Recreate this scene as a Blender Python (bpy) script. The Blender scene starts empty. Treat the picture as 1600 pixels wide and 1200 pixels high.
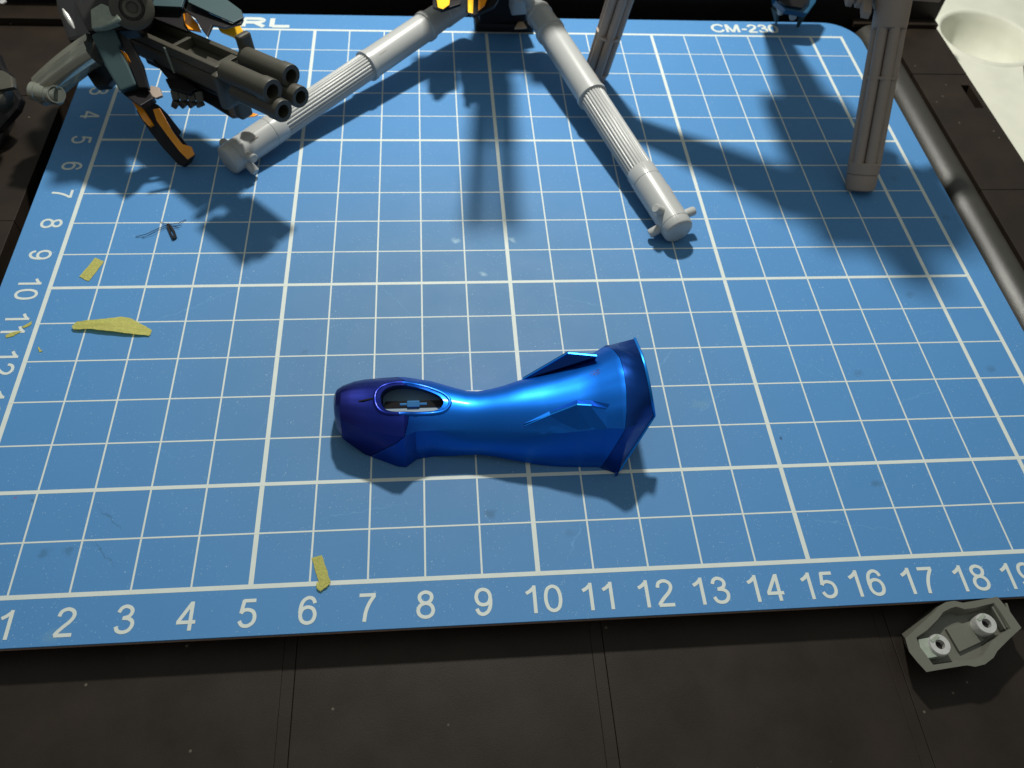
import bpy, bmesh, math, random
from mathutils import Vector, Matrix, Euler
R = math.radians
random.seed(7)
S = bpy.context.scene
C = S.collection
# ---------------------------------------------------------------- camera (1 unit = 1 cm)
S.unit_settings.system = 'METRIC'
S.unit_settings.scale_length = 0.01
CAM = Vector((8.2971, -22.6626, 13.8126))
CROT = Euler((0.6211, -0.0592, -0.0728), 'XYZ')
FPX = 1284.04
cd = bpy.data.cameras.new('camera'); cam = bpy.data.objects.new('camera', cd); C.objects.link(cam)
cam.location = CAM; cam.rotation_euler = CROT
cd.sensor_width = 36; cd.lens = 36 * FPX / 1600
cd.clip_start = 0.1; cd.clip_end = 500
cd.dof.use_dof = True
cd.dof.focus_distance = 15.2
cd.dof.aperture_fstop = 0.42
S.camera = cam
# ---------------------------------------------------------------- light
w = bpy.data.worlds.new('World'); S.world = w; w.use_nodes = True
nt = w.node_tree; bg = nt.nodes['Background']
tc = nt.nodes.new('ShaderNodeTexCoord'); sx = nt.nodes.new('ShaderNodeSeparateXYZ')
nt.links.new(tc.outputs['Generated'], sx.inputs[0])
rp = nt.nodes.new('ShaderNodeValToRGB')
mr = nt.nodes.new('ShaderNodeMapRange'); mr.inputs[1].default_value = -1; mr.inputs[2].default_value = 1
nt.links.new(sx.outputs[2], mr.inputs[0]); nt.links.new(mr.outputs[0], rp.inputs[0])
rp.color_ramp.elements[0].position = 0.45; rp.color_ramp.elements[0].color = (0.17, 0.15, 0.125, 1)
rp.color_ramp.elements[1].position = 0.95; rp.color_ramp.elements[1].color = (0.60, 0.66, 0.63, 1)
nt.links.new(rp.outputs[0], bg.inputs[0]); bg.inputs[1].default_value = 0.57
S.view_settings.view_transform = 'Standard'; S.view_settings.look = 'None'
S.view_settings.exposure = -0.08; S.view_settings.gamma = 1
def area(name, loc, target, size, energy, col, sy=None):
    l = bpy.data.lights.new(name, 'AREA'); l.energy = energy; l.color = col
    if sy: l.shape = 'RECTANGLE'; l.size = size; l.size_y = sy
    else: l.shape = 'DISK'; l.size = size
    o = bpy.data.objects.new(name, l); C.objects.link(o); o.location = loc
    o.rotation_euler = (Vector(target) - Vector(loc)).to_track_quat('-Z', 'Y').to_euler()
    return o
area('desk_lamp', (10.5, 7, 25), (10.5, -6, 0), 2.0, 12300, (1.0, 0.98, 0.90))

# ---------------------------------------------------------------- helpers
CM = CROT.to_matrix()
def at(u, v, z=0.0):
    """point of height z that the photograph (1600 x 1200) shows at u, v"""
    d = CM @ Vector(((u - 800) / FPX, (600 - v) / FPX, -1.0))
    return CAM + d * ((z - CAM.z) / d.z)
def project(p):
    x = CM.transposed() @ (Vector(p) - CAM)
    return 800 + FPX * x.x / -x.z, 600 - FPX * x.y / -x.z
def aty(u, v, y):
    d = CM @ Vector(((u - 800) / FPX, (600 - v) / FPX, -1.0))
    return CAM + d * ((y - CAM.y) / d.y)

def mat(name, col, rough=0.5, metal=0.0, spec=0.5, coat=0.0, noise=0.0, nscale=3.0, bump=0.0, bscale=40.0,
        trans=0.0, alpha=1.0, sss=0.0, emit=None, specks=0.0, speck_scale=6.0, speck_col=(0.6, 0.6, 0.55)):
    m = bpy.data.materials.new(name); m.use_nodes = True
    n = m.node_tree; b = n.nodes['Principled BSDF']
    b.inputs['Base Color'].default_value = (*col, 1); b.inputs['Roughness'].default_value = rough
    b.inputs['Metallic'].default_value = metal; b.inputs['Specular IOR Level'].default_value = spec
    b.inputs['Coat Weight'].default_value = coat; b.inputs['Coat Roughness'].default_value = 0.15
    b.inputs['Transmission Weight'].default_value = trans; b.inputs['Alpha'].default_value = alpha
    tc = n.nodes.new('ShaderNodeTexCoord')
    last = None
    if noise:
        t = n.nodes.new('ShaderNodeTexNoise'); t.inputs['Scale'].default_value = nscale; t.inputs['Detail'].default_value = 6
        n.links.new(tc.outputs['Object'], t.inputs['Vector'])
        mx = n.nodes.new('ShaderNodeMix'); mx.data_type = 'RGBA'
        mx.inputs['A'].default_value = (*[c * (1 - noise) for c in col], 1)
        mx.inputs['B'].default_value = (*[min(1, c * (1 + noise)) for c in col], 1)
        n.links.new(t.outputs[0], mx.inputs['Factor']); last = mx.outputs['Result']
    if specks:
        v = n.nodes.new('ShaderNodeTexVoronoi'); v.inputs['Scale'].default_value = speck_scale
        n.links.new(tc.outputs['Object'], v.inputs['Vector'])
        r = n.nodes.new('ShaderNodeMapRange'); r.inputs[1].default_value = 0.05; r.inputs[2].default_value = 0.10
        r.inputs[3].default_value = 1; r.inputs[4].default_value = 0
        n.links.new(v.outputs['Distance'], r.inputs[0])
        sp = n.nodes.new('ShaderNodeSeparateColor'); n.links.new(v.outputs['Color'], sp.inputs[0])
        g = n.nodes.new('ShaderNodeMath'); g.operation = 'GREATER_THAN'; g.inputs[1].default_value = 1 - specks
        n.links.new(sp.outputs[0], g.inputs[0])
        mu = n.nodes.new('ShaderNodeMath'); mu.operation = 'MULTIPLY'
        n.links.new(g.outputs[0], mu.inputs[0]); n.links.new(r.outputs[0], mu.inputs[1])
        mx2 = n.nodes.new('ShaderNodeMix'); mx2.data_type = 'RGBA'
        if last: n.links.new(last, mx2.inputs['A'])
        else: mx2.inputs['A'].default_value = (*col, 1)
        mx2.inputs['B'].default_value = (*speck_col, 1)
        n.links.new(mu.outputs[0], mx2.inputs['Factor']); last = mx2.outputs['Result']
    if last: n.links.new(last, b.inputs['Base Color'])
    if bump:
        t = n.nodes.new('ShaderNodeTexNoise'); t.inputs['Scale'].default_value = bscale; t.inputs['Detail'].default_value = 3
        n.links.new(tc.outputs['Object'], t.inputs['Vector'])
        bp = n.nodes.new('ShaderNodeBump'); bp.inputs['Strength'].default_value = bump; bp.inputs['Distance'].default_value = 0.02
        n.links.new(t.outputs[0], bp.inputs['Height']); n.links.new(bp.outputs[0], b.inputs['Normal'])
    return m

M = {}
M['black'] = mat('black_plastic', (0.018, 0.0125, 0.0088), 0.50, spec=0.22, noise=0.65, nscale=1.1, bump=0.16, bscale=70, specks=0.17, speck_scale=3.2, speck_col=(0.11, 0.095, 0.075))
M['wall'] = mat('black_gloss_plastic', (0.010, 0.008, 0.008), 0.42, spec=0.25, noise=0.3, nscale=2, bump=0.08, bscale=8)
M['ridge'] = mat('black_satin_plastic', (0.028, 0.026, 0.021), 0.38, spec=0.65, noise=0.25, nscale=3, bump=0.3, bscale=60)
M['matedge'] = mat('mat_underlayer', (0.30, 0.19, 0.15), 0.6, noise=0.2)
M['print'] = mat('white_print', (0.56, 0.61, 0.585), 0.6, spec=0.2, noise=0.07, nscale=4)
M['gray'] = mat('light_grey_plastic', (0.38, 0.39, 0.385), 0.33, noise=0.04, nscale=2)
M['taupe'] = mat('warm_grey_plastic', (0.30, 0.24, 0.20), 0.5, noise=0.06, nscale=2)
M['gun'] = mat('dark_green_grey_plastic', (0.052, 0.049, 0.038), 0.42, noise=0.15, nscale=3, bump=0.15, bscale=50)
M['teal'] = mat('dark_teal_plastic', (0.030, 0.060, 0.068), 0.55, spec=0.3, noise=0.12, nscale=2)
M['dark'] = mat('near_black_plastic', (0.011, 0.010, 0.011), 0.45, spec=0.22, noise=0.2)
M['shiny'] = mat('glossy_black_plastic', (0.008, 0.007, 0.009), 0.08, coat=0.6)
M['orange'] = mat('clear_orange_plastic', (0.95, 0.30, 0.010), 0.25, coat=0.3, noise=0.2, nscale=4)
M['yellow'] = mat('amber_plastic', (0.95, 0.52, 0.02), 0.3, noise=0.1)
M['hole'] = mat('bore', (0.006, 0.005, 0.005), 0.9)
M['smoke'] = mat('smoky_chrome_plastic', (0.36, 0.37, 0.31), 0.16, metal=0.7, coat=0.8, noise=0.1, nscale=3)
M['part'] = mat('grey_green_plastic', (0.115, 0.115, 0.095), 0.42, noise=0.10, nscale=5, bump=0.1, bscale=40)
M['partlite'] = mat('scraped_plastic', (0.26, 0.30, 0.25), 0.5, noise=0.3, nscale=12)
M['white'] = mat('bare_white_plastic', (0.60, 0.60, 0.58), 0.28, metal=0.5, noise=0.3, nscale=9)
M['palette'] = mat('cream_plastic', (0.70, 0.70, 0.60), 0.65, spec=0.25, noise=0.16, nscale=0.9, bump=0.1, bscale=6)
M['table'] = mat('wooden_table', (0.35, 0.26, 0.17), 0.5, noise=0.3, nscale=0.6)
M['blue'] = mat('metallic_blue_paint', (0.0015, 0.125, 0.58), 0.41, metal=0.86, coat=0.12, bump=0.05, bscale=120)
M['blueshade'] = mat('metallic_blue_shaded', (0.002, 0.045, 0.26), 0.33, metal=0.86, coat=0.08, bump=0.05, bscale=120)  # same blue darkened: shade on cuff and back fin put into the colour
M['violet'] = mat('metallic_violet_paint', (0.007, 0.006, 0.15), 0.38, metal=0.80, coat=0.12, bump=0.05, bscale=120)
M['blueplain'] = mat('blue_plastic', (0.006, 0.07, 0.15), 0.4)
M['clip'] = mat('pale_blue_plastic', (0.05, 0.22, 0.50), 0.3, metal=0.4)
M['floor_grey'] = mat('grey_blue_plastic', (0.095, 0.165, 0.22), 0.5)
M['beige'] = mat('beige_plastic', (0.50, 0.36, 0.24), 0.5)
M['lip'] = mat('metallic_blue_lit_edge', (0.01, 0.25, 0.85), 0.35, metal=0.8)  # edges that catch the light: highlight put into a lighter blue
M['inkm'] = mat('violet_ink', (0.012, 0.006, 0.12), 0.6)

# cutting mat surface: blue vinyl, greyer middle, dusty specks, smudges
def blue_mat():
    m = bpy.data.materials.new('blue_vinyl'); m.use_nodes = True
    n = m.node_tree; L = n.links.new; b = n.nodes['Principled BSDF']
    b.inputs['Roughness'].default_value = 0.6; b.inputs['Specular IOR Level'].default_value = 0.22
    tc = n.nodes.new('ShaderNodeTexCoord')
    ofs = n.nodes.new('ShaderNodeVectorMath'); ofs.operation = 'ADD'; ofs.inputs[1].default_value = (10.3, -8.5, -0.15)
    L(tc.outputs['Object'], ofs.inputs[0]); obj = ofs.outputs[0]
    def mathn(op, a, bb=None, clamp=False):
        q = n.nodes.new('ShaderNodeMath'); q.operation = op; q.use_clamp = clamp
        for i, x in enumerate((a, bb)):
            if x is None: continue
            if isinstance(x, (int, float)): q.inputs[i].default_value = x
            else: L(x, q.inputs[i])
        return q.outputs[0]
    def noise(sc, det=4):
        t = n.nodes.new('ShaderNodeTexNoise'); t.inputs['Scale'].default_value = sc; t.inputs['Detail'].default_value = det
        L(obj, t.inputs['Vector']); return t.outputs[0]
    def mix(f, A, B):
        x = n.nodes.new('ShaderNodeMix'); x.data_type = 'RGBA'
        for nm, y in (('A', A), ('B', B)):
            if isinstance(y, tuple): x.inputs[nm].default_value = (*y, 1)
            else: L(y, x.inputs[nm])
        if isinstance(f, (int, float)): x.inputs['Factor'].default_value = f
        else: L(f, x.inputs['Factor'])
        return x.outputs['Result']
    def blob(cx, cy, rx, ry, ang, hard):      # 1 inside an ellipse, fading out
        mp = n.nodes.new('ShaderNodeMapping'); mp.vector_type = 'TEXTURE'
        mp.inputs['Location'].default_value = (cx, cy, 0); mp.inputs['Rotation'].default_value = (0, 0, ang)
        mp.inputs['Scale'].default_value = (rx, ry, 1000); L(warp, mp.inputs['Vector'])
        ln = n.nodes.new('ShaderNodeVectorMath'); ln.operation = 'LENGTH'; L(mp.outputs[0], ln.inputs[0])
        r = n.nodes.new('ShaderNodeMapRange'); r.interpolation_type = 'SMOOTHSTEP'
        r.inputs[1].default_value = hard; r.inputs[2].default_value = 1; r.inputs[3].default_value = 1; r.inputs[4].default_value = 0
        L(ln.outputs['Value'], r.inputs[0]); return r.outputs[0]
    nz = n.nodes.new('ShaderNodeTexNoise'); nz.inputs['Scale'].default_value = 6; L(obj, nz.inputs['Vector'])
    vm = n.nodes.new('ShaderNodeVectorMath'); vm.operation = 'MULTIPLY_ADD'; vm.inputs[1].default_value = (0.22, 0.22, 0)
    L(nz.outputs['Color'], vm.inputs[0]); L(obj, vm.inputs[2]); 
    sub = n.nodes.new('ShaderNodeVectorMath'); sub.operation = 'SUBTRACT'; sub.inputs[1].default_value = (0.11, 0.11, 0)
    L(vm.outputs[0], sub.inputs[0]); warp = sub.outputs[0]
    col = mix(noise(0.7), (0.050, 0.205, 0.47), (0.066, 0.235, 0.52))
    col = mix(mathn('MULTIPLY', noise(28, 2), 0.30), col, (0.10, 0.25, 0.50))
    col = mix(mathn('MULTIPLY', noise(55, 3), 0.62), col, (0.035, 0.13, 0.34))
    col = mix(mathn('MULTIPLY', noise(95, 2), 0.42), col, (0.12, 0.30, 0.50))
    # greyer and duller towards the middle
    mid_grey = mathn('MULTIPLY', blob(8.4, -11.6, 8.5, 7.5, 0.0, 0.1), 0.72)
    col = mix(mid_grey, col, (0.088, 0.182, 0.305))
    # specks
    for sc, thr, lo, hi in ((7.0, 0.80, 0.04, 0.09), (15.0, 0.72, 0.05, 0.13), (26.0, 0.82, 0.08, 0.2)):
        v = n.nodes.new('ShaderNodeTexVoronoi'); v.inputs['Scale'].default_value = sc; L(obj, v.inputs['Vector'])
        r = n.nodes.new('ShaderNodeMapRange'); r.inputs[1].default_value = lo; r.inputs[2].default_value = hi
        r.inputs[3].default_value = 1; r.inputs[4].default_value = 0; L(v.outputs['Distance'], r.inputs[0])
        sp = n.nodes.new('ShaderNodeSeparateColor'); L(v.outputs['Color'], sp.inputs[0])
        f = mathn('MULTIPLY', r.outputs[0], mathn('GREATER_THAN', sp.outputs[0], thr))
        clump = mathn('MULTIPLY', mathn('SUBTRACT', noise(0.9, 3), 0.38, True), 7.0, True)
        f = mathn('MULTIPLY', f, mathn('MULTIPLY', clump, 0.6))
        col = mix(f, col, (0.55, 0.70, 0.76))
    def BL(u, v, rx, ry, ang=0, k=0.5, c=(0.03, 0.07, 0.10), hard=0.2):
        nonlocal col
        k = k * 0.65
        p = at(u, v); col = mix(mathn('MULTIPLY', blob(p.x, p.y, rx, ry, ang, hard), k), col, c)
    
    for u, v, k in ((68, 866, .5), (107, 861, .5), (767, 803, .55), (1369, 756, .5), (1341, 584, .35), (1422, 460, .35),
                    (1548, 577, .45), (996, 114, .3), (1397, 280, .3), (1478, 339, .4), (890, 835, .25), (475, 551, .3)):
        BL(u, v, 0.16, 0.12, 0.4, k)
    BL(51, 783, 0.08, 0.07, 0, 0.7); BL(1221, 684, 0.06, 0.06, 0, 0.9, (0.01, 0.02, 0.05), 0.5); BL(22, 776, 0.04, 0.04, 0, 0.9, (0.25, 0.02, 0.08), 0.4)
    BL(172, 811, 0.5, 0.025, -0.75, 0.5); BL(160, 864, 0.5, 0.025, -0.75, 0.5)
    for u, v, ln_, an in ((300, 480, 1.6, .5), (620, 470, .9, -.9), (700, 560, .7, .2), (900, 470, 1.3, -.3), (1120, 620, 1.1, .7), (1240, 560, 1.8, -.6), (560, 800, 1.4, .15), (900, 840, .8, 1.1), (1330, 820, 1.2, -.2), (420, 650, 1.0, 1.2), (240, 700, .8, -.4), (1040, 560, .6, .9), (650, 300, 1.0, .4), (1430, 620, .9, .3)):
        BL(u, v, ln_, 0.012, an, 0.5, (0.15, 0.36, 0.58), 0.3)
    for u, v in ((712, 376), (800, 376), (756, 428)):
        BL(u, v, 0.16, 0.10, -0.6, 0.7, (0.45, 0.62, 0.68), 0.0)
    for u, v in ((85, 993), (1095, 632), (540, 640)):
        BL(u, v, 0.32, 0.16, 0.2, 0.35, (0.20, 0.34, 0.38), 0.0)
    L(col, b.inputs['Base Color'])
    rr = n.nodes.new('ShaderNodeMapRange'); rr.inputs[3].default_value = 0.52; rr.inputs[4].default_value = 0.70
    L(noise(1.3), rr.inputs[0]); L(rr.outputs[0], b.inputs['Roughness'])
    bp = n.nodes.new('ShaderNodeBump'); bp.inputs['Strength'].default_value = 0.12; bp.inputs['Distance'].default_value = 0.01
    L(noise(45, 2), bp.inputs['Height']); L(bp.outputs[0], b.inputs['Normal'])
    return m
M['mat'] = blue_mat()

def airbrush(m, x0_, x1_, c0_, c1_):
    """paint sprayed darker towards one end of the part (object X, cm)"""
    n = m.node_tree; b = n.nodes['Principled BSDF']
    tc = n.nodes.new('ShaderNodeTexCoord'); sp = n.nodes.new('ShaderNodeSeparateXYZ'); n.links.new(tc.outputs['Object'], sp.inputs[0])
    nz = n.nodes.new('ShaderNodeTexNoise'); nz.inputs['Scale'].default_value = 2.5; n.links.new(tc.outputs['Object'], nz.inputs['Vector'])
    ad = n.nodes.new('ShaderNodeMath'); ad.operation = 'MULTIPLY_ADD'; ad.inputs[1].default_value = 0.5
    n.links.new(nz.outputs[0], ad.inputs[0]); n.links.new(sp.outputs[0], ad.inputs[2])
    r = n.nodes.new('ShaderNodeMapRange'); r.interpolation_type = 'SMOOTHSTEP'; r.inputs[1].default_value = x0_ + .25; r.inputs[2].default_value = x1_ + .25
    n.links.new(ad.outputs[0], r.inputs[0])
    mx = n.nodes.new('ShaderNodeMix'); mx.data_type = 'RGBA'; mx.inputs['A'].default_value = (*c0_, 1); mx.inputs['B'].default_value = (*c1_, 1)
    n.links.new(r.outputs[0], mx.inputs['Factor']); n.links.new(mx.outputs['Result'], b.inputs['Base Color'])
airbrush(M['violet'], -2.9, -1.9, (0.003, 0.007, 0.115), (0.003, 0.014, 0.19))
airbrush(M['blue'], -2.2, -0.6, (0.002, 0.050, 0.36), (0.0015, 0.125, 0.58))
def tape_mat():
    m = mat('yellow_masking_tape', (0.50, 0.49, 0.15), 0.75, noise=0.28, nscale=16, bump=0.8, bscale=30)
    n = m.node_tree; b = n.nodes['Principled BSDF']; out = n.nodes['Material Output']
    t = n.nodes.new('ShaderNodeBsdfTransparent'); t.inputs[0].default_value = (1.0, 0.95, 0.35, 1)
    x = n.nodes.new('ShaderNodeMixShader'); x.inputs[0].default_value = 0.36
    n.links.new(b.outputs[0], x.inputs[1]); n.links.new(t.outputs[0], x.inputs[2]); n.links.new(x.outputs[0], out.inputs[0])
    return m
M['tape'] = tape_mat()

def thing(name, label, cat, loc, group=None):
    o = bpy.data.objects.new(name, None); C.objects.link(o); o.location = loc
    o.empty_display_size = 0.3
    o['label'] = label; o['category'] = cat
    if group: o['group'] = group
    return o
def root_loc(p):
    l = Vector((0, 0, 0))
    while p is not None: l += Vector(p.location); p = p.parent
    return l
def obj(name, bm, m, parent=None, label=None, smooth=None, bevel=0.0, keep=False):
    """world-space bmesh -> one mesh object, kept in the parent's space"""
    if not keep: bmesh.ops.recalc_face_normals(bm, faces=bm.faces)
    if bevel:
        es = [e for e in bm.edges if len(e.link_faces) == 2 and e.calc_face_angle(0) > 0.5]
        bmesh.ops.bevel(bm, geom=es, offset=bevel, segments=2, profile=0.6, affect='EDGES', clamp_overlap=True)
    if parent is not None: bmesh.ops.translate(bm, verts=bm.verts, vec=-root_loc(parent))
    me = bpy.data.meshes.new(name); bm.to_mesh(me); bm.free()
    me.materials.append(m)
    o = bpy.data.objects.new(name, me); C.objects.link(o); o.parent = parent
    if smooth is not None:
        me.shade_smooth()
        me.set_sharp_from_angle(angle=R(smooth))
    if label: o['label'] = label
    return o
def box(bm, x0, x1, y0, y1, z0, z1):
    vs = [bm.verts.new((x, y, z)) for z in (z0, z1) for (x, y) in ((x0, y0), (x1, y0), (x1, y1), (x0, y1))]
    for f in ((0, 3, 2, 1), (4, 5, 6, 7), (0, 1, 5, 4), (1, 2, 6, 5), (2, 3, 7, 6), (3, 0, 4, 7)):
        bm.faces.new([vs[i] for i in f])
def frame(a, b, up=Vector((0, 0, 1))):
    """axes: w along a->b, v close to up, u sideways"""
    wv = (Vector(b) - Vector(a)).normalized()
    u = up.cross(wv)
    if u.length < 1e-4: u = Vector((1, 0, 0))
    u.normalize(); v = wv.cross(u)
    return u, v, wv
def beam(bm, a, b, hw, hh, up=Vector((0, 0, 1)), t0=1.0, t1=1.0):
    a = Vector(a); b = Vector(b); u, v, wv = frame(a, b, up)
    rings = []
    for p, t in ((a, t0), (b, t1)):
        rings.append([bm.verts.new(p + u * sx * hw * t + v * sy * hh * t) for sx, sy in ((-1, -1), (1, -1), (1, 1), (-1, 1))])
    bm.faces.new(rings[0][::-1]); bm.faces.new(rings[1])
    for i in range(4):
        bm.faces.new((rings[0][i], rings[0][(i + 1) % 4], rings[1][(i + 1) % 4], rings[1][i]))
def lathe(bm, a, b, prof, n=32, flute=None, hollow=False):
    """prof: (distance along a->b, radius); flute = (from, to, count, depth)"""
    a = Vector(a); b = Vector(b); u, v, wv = frame(a, b)
    rings = []
    for d, r in prof:
        ring = []
        for i in range(n):
            t = 2 * math.pi * i / n; rr = r
            if flute and flute[0] - 1e-6 <= d <= flute[1] + 1e-6:
                rr = r - flute[3] * (0.5 + 0.5 * math.cos(t * flute[2])) ** 3
            ring.append(bm.verts.new(a + wv * d + u * rr * math.cos(t) + v * rr * math.sin(t)))
        rings.append(ring)
    for k in range(len(rings) - 1):
        for i in range(n):
            bm.faces.new((rings[k][i], rings[k][(i + 1) % n], rings[k + 1][(i + 1) % n], rings[k + 1][i]))
    if not hollow:
        bm.faces.new(rings[0][::-1]); bm.faces.new(rings[-1])
def slab(bm, pts, thick, up=None):
    """flat polygon through world points, given thickness along its normal"""
    pts = [Vector(p) for p in pts]
    nrm = Vector((0, 0, 0))
    for i in range(len(pts)): nrm += pts[i].cross(pts[(i + 1) % len(pts)])
    nrm.normalize()
    if up is not None: nrm = Vector(up).normalized()
    A = [bm.verts.new(p) for p in pts]; B = [bm.verts.new(p + nrm * thick) for p in pts]
    bm.faces.new(A[::-1]); bm.faces.new(B)
    for i in range(len(pts)):
        j = (i + 1) % len(pts); bm.faces.new((A[i], A[j], B[j], B[i]))
BM = bmesh.new

# ---------------------------------------------------------------- the work base under everything
ZP = -0.46           # top of the floor panels
tb = BM(); box(tb, -60, 90, -40, 80, -4.3, -3.05)
t = obj('table', tb, M['table']); t['kind'] = 'structure'

base = thing('display_base', 'black panelled plastic base lying under the blue cutting mat', 'display base', (10.55, -9, -3.0))
X0, X1, Y0, Y1 = -8.0, 24.90, -23.2, 1.62
bm = BM(); box(bm, X0, X1, Y0, Y1 + 0.35, -3.0, -1.05); obj('base_plate', bm, M['black'], base, bevel=0.04)
# panels: front rows, left columns, right strip
PG = 0.009
def panel(x0, x1, y0, y1, hole=None):
    bm = BM(); z0, z1 = -1.047, ZP + random.uniform(-0.008, 0.008)
    if hole is None: box(bm, x0 + PG, x1 - PG, y0 + PG, y1 - PG, z0, z1)
    else:
        hx0, hx1, hy0, hy1 = hole
        xs = [x0 + PG, hx0, hx1, x1 - PG]; ys = [y0 + PG, hy0, hy1, y1 - PG]
        for zz in (z0, z1):
            g = [[bm.verts.new((x, y, zz)) for y in ys] for x in xs]
            for i in range(3):
                for j in range(3):
                    if (i, j) != (1, 1): bm.faces.new((g[i][j], g[i + 1][j], g[i + 1][j + 1], g[i][j + 1]))
            if zz == z0: lo = g
            else: hi = g
        ring = [(i, 0) for i in range(3)] + [(3, j) for j in range(3)] + [(3 - i, 3) for i in range(3)] + [(0, 3 - j) for j in range(3)]
        for q in (ring, [(1, 1), (2, 1), (2, 2), (1, 2)]):
            for k in range(len(q)):
                a, b = q[k], q[(k + 1) % len(q)]
                bm.faces.new((lo[a[0]][a[1]], lo[b[0]][b[1]], hi[b[0]][b[1]], hi[a[0]][a[1]]))
    return obj('floor_panel', bm, M['black'], base, bevel=0.012)
def strip(x0, x1, y0, y1):
    bm = BM(); box(bm, x0, x1, y0, y1, -1.046, ZP - 0.006); obj('joint_strip', bm, M['black'], base, bevel=0.006)
seams = [0.42, 5.68, 10.98, 16.22, 21.45]
SW = 0.20
for y0, y1 in ((-23.1, -21.9), (-21.9, -17.05)):
    xs = [X0 + 0.1] + seams
    for i in range(len(xs)):
        a = xs[i] + (SW / 2 if i else 0)
        b = xs[i + 1] - SW / 2 if i + 1 < len(xs) else 23.06
        panel(a, b, y0, y1)
for s in seams: strip(s - SW / 2 - 0.007, s + SW / 2 - 0.001, -23.1, -17.08)
RY = [-23.1, -16.96, -11.70, -6.44, -1.18, 1.60]
hp = Vector((24.59, -2.29, ZP))
for i in range(len(RY) - 1):
    hole = (hp.x - 0.14, hp.x + 0.14, hp.y - 0.56, hp.y + 0.56) if RY[i] < hp.y < RY[i + 1] else None
    panel(23.10, X1 - 0.01, RY[i], RY[i + 1], hole)
LY = [-17.05, -12.2, -7.4, -2.55, 1.60]
for i in range(len(LY) - 1):
    panel(-6.6, -1.6, LY[i], LY[i + 1]); panel(X0 + 0.1, -6.6, LY[i], LY[i + 1])
bm = BM(); box(bm, -0.85, 21.55, -17.0, 0.6, -1.045, -0.162); obj('raised_floor', bm, M['black'], base, bevel=0.03)
bm = BM()                     # rounded rail beside the mat
N = 24; ya, yb = -17.0, 1.2; rad = 0.52; xr = 22.56; zc = -0.80
rings = []
for y in (ya, yb):
    rings.append([bm.verts.new((xr + rad * math.cos(math.pi * i / N), y, zc + rad * math.sin(math.pi * i / N))) for i in range(N + 1)])
for i in range(N): bm.faces.new((rings[0][i], rings[0][i + 1], rings[1][i + 1], rings[1][i]))
bm.faces.new(rings[0]); bm.faces.new(rings[1][::-1]); bm.faces.new((rings[0][0], rings[1][0], rings[1][-1], rings[0][-1]))
obj('rounded_rail', bm, M['ridge'], base, smooth=40)
bm = BM(); box(bm, X0 + .003, X1 - .003, Y1 + .02, Y1 + 0.33, -1.045, 0.62); obj('back_wall', bm, M['wall'], base, bevel=0.03)
bm = BM(); box(bm, X0 + .01, -1.1, 0.80, Y1 + 0.018, ZP + 0.004, ZP + 0.22); obj('wall_foot', bm, M['black'], base, bevel=0.02)
bm = BM(); box(bm, 22.0, X1 - .03, 1.32, Y1 + 0.018, ZP + 0.004, ZP + 0.14); obj('wall_foot', bm, M['black'], base, bevel=0.02)

# ---------------------------------------------------------------- cutting mat
cm = thing('cutting_mat', 'blue cutting mat with white centimetre grid and numbers, marked CM-230', 'cutting mat', (10.3, -8.5, -0.15))
mx0, mx1, my0, my1, cr = -1.03, 21.62, -17.86, 0.80, 1.05
def rrect(z, ins=0.0, seg=10):
    pts = []
    for cx, cy, a0 in ((mx1 - cr, my1 - cr, 0), (mx0 + cr, my1 - cr, 90), (mx0 + cr, my0 + cr, 180), (mx1 - cr, my0 + cr, 270)):
        for i in range(seg + 1):
            a = R(a0 + 90 * i / seg); pts.append(Vector((cx + (cr - ins) * math.cos(a), cy + (cr - ins) * math.sin(a), z)))
    return pts
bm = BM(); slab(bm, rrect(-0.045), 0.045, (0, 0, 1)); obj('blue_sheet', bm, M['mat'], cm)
bm = BM(); slab(bm, rrect(-0.155, 0.012), 0.108, (0, 0, 1)); obj('backing_layer', bm, M['matedge'], cm)
ZL = 0.0012
for i in range(22):
    wd = 0.046 if i in (0, 21) else (0.043 if i % 5 == 0 else 0.0165)
    bm = BM(); box(bm, i - wd, i + wd, -17, 0, 0.0002, ZL); obj('grid_line', bm, M['print'], cm)
for j in range(18):
    wd = 0.042 if j in (0, 17) else (0.038 if j % 5 == 0 else 0.0155)
    bm = BM(); box(bm, -0.04, 21.04, -j - wd, -j + wd, 0.0004, ZL + 0.0012); obj('grid_line', bm, M['print'], cm)
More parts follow.
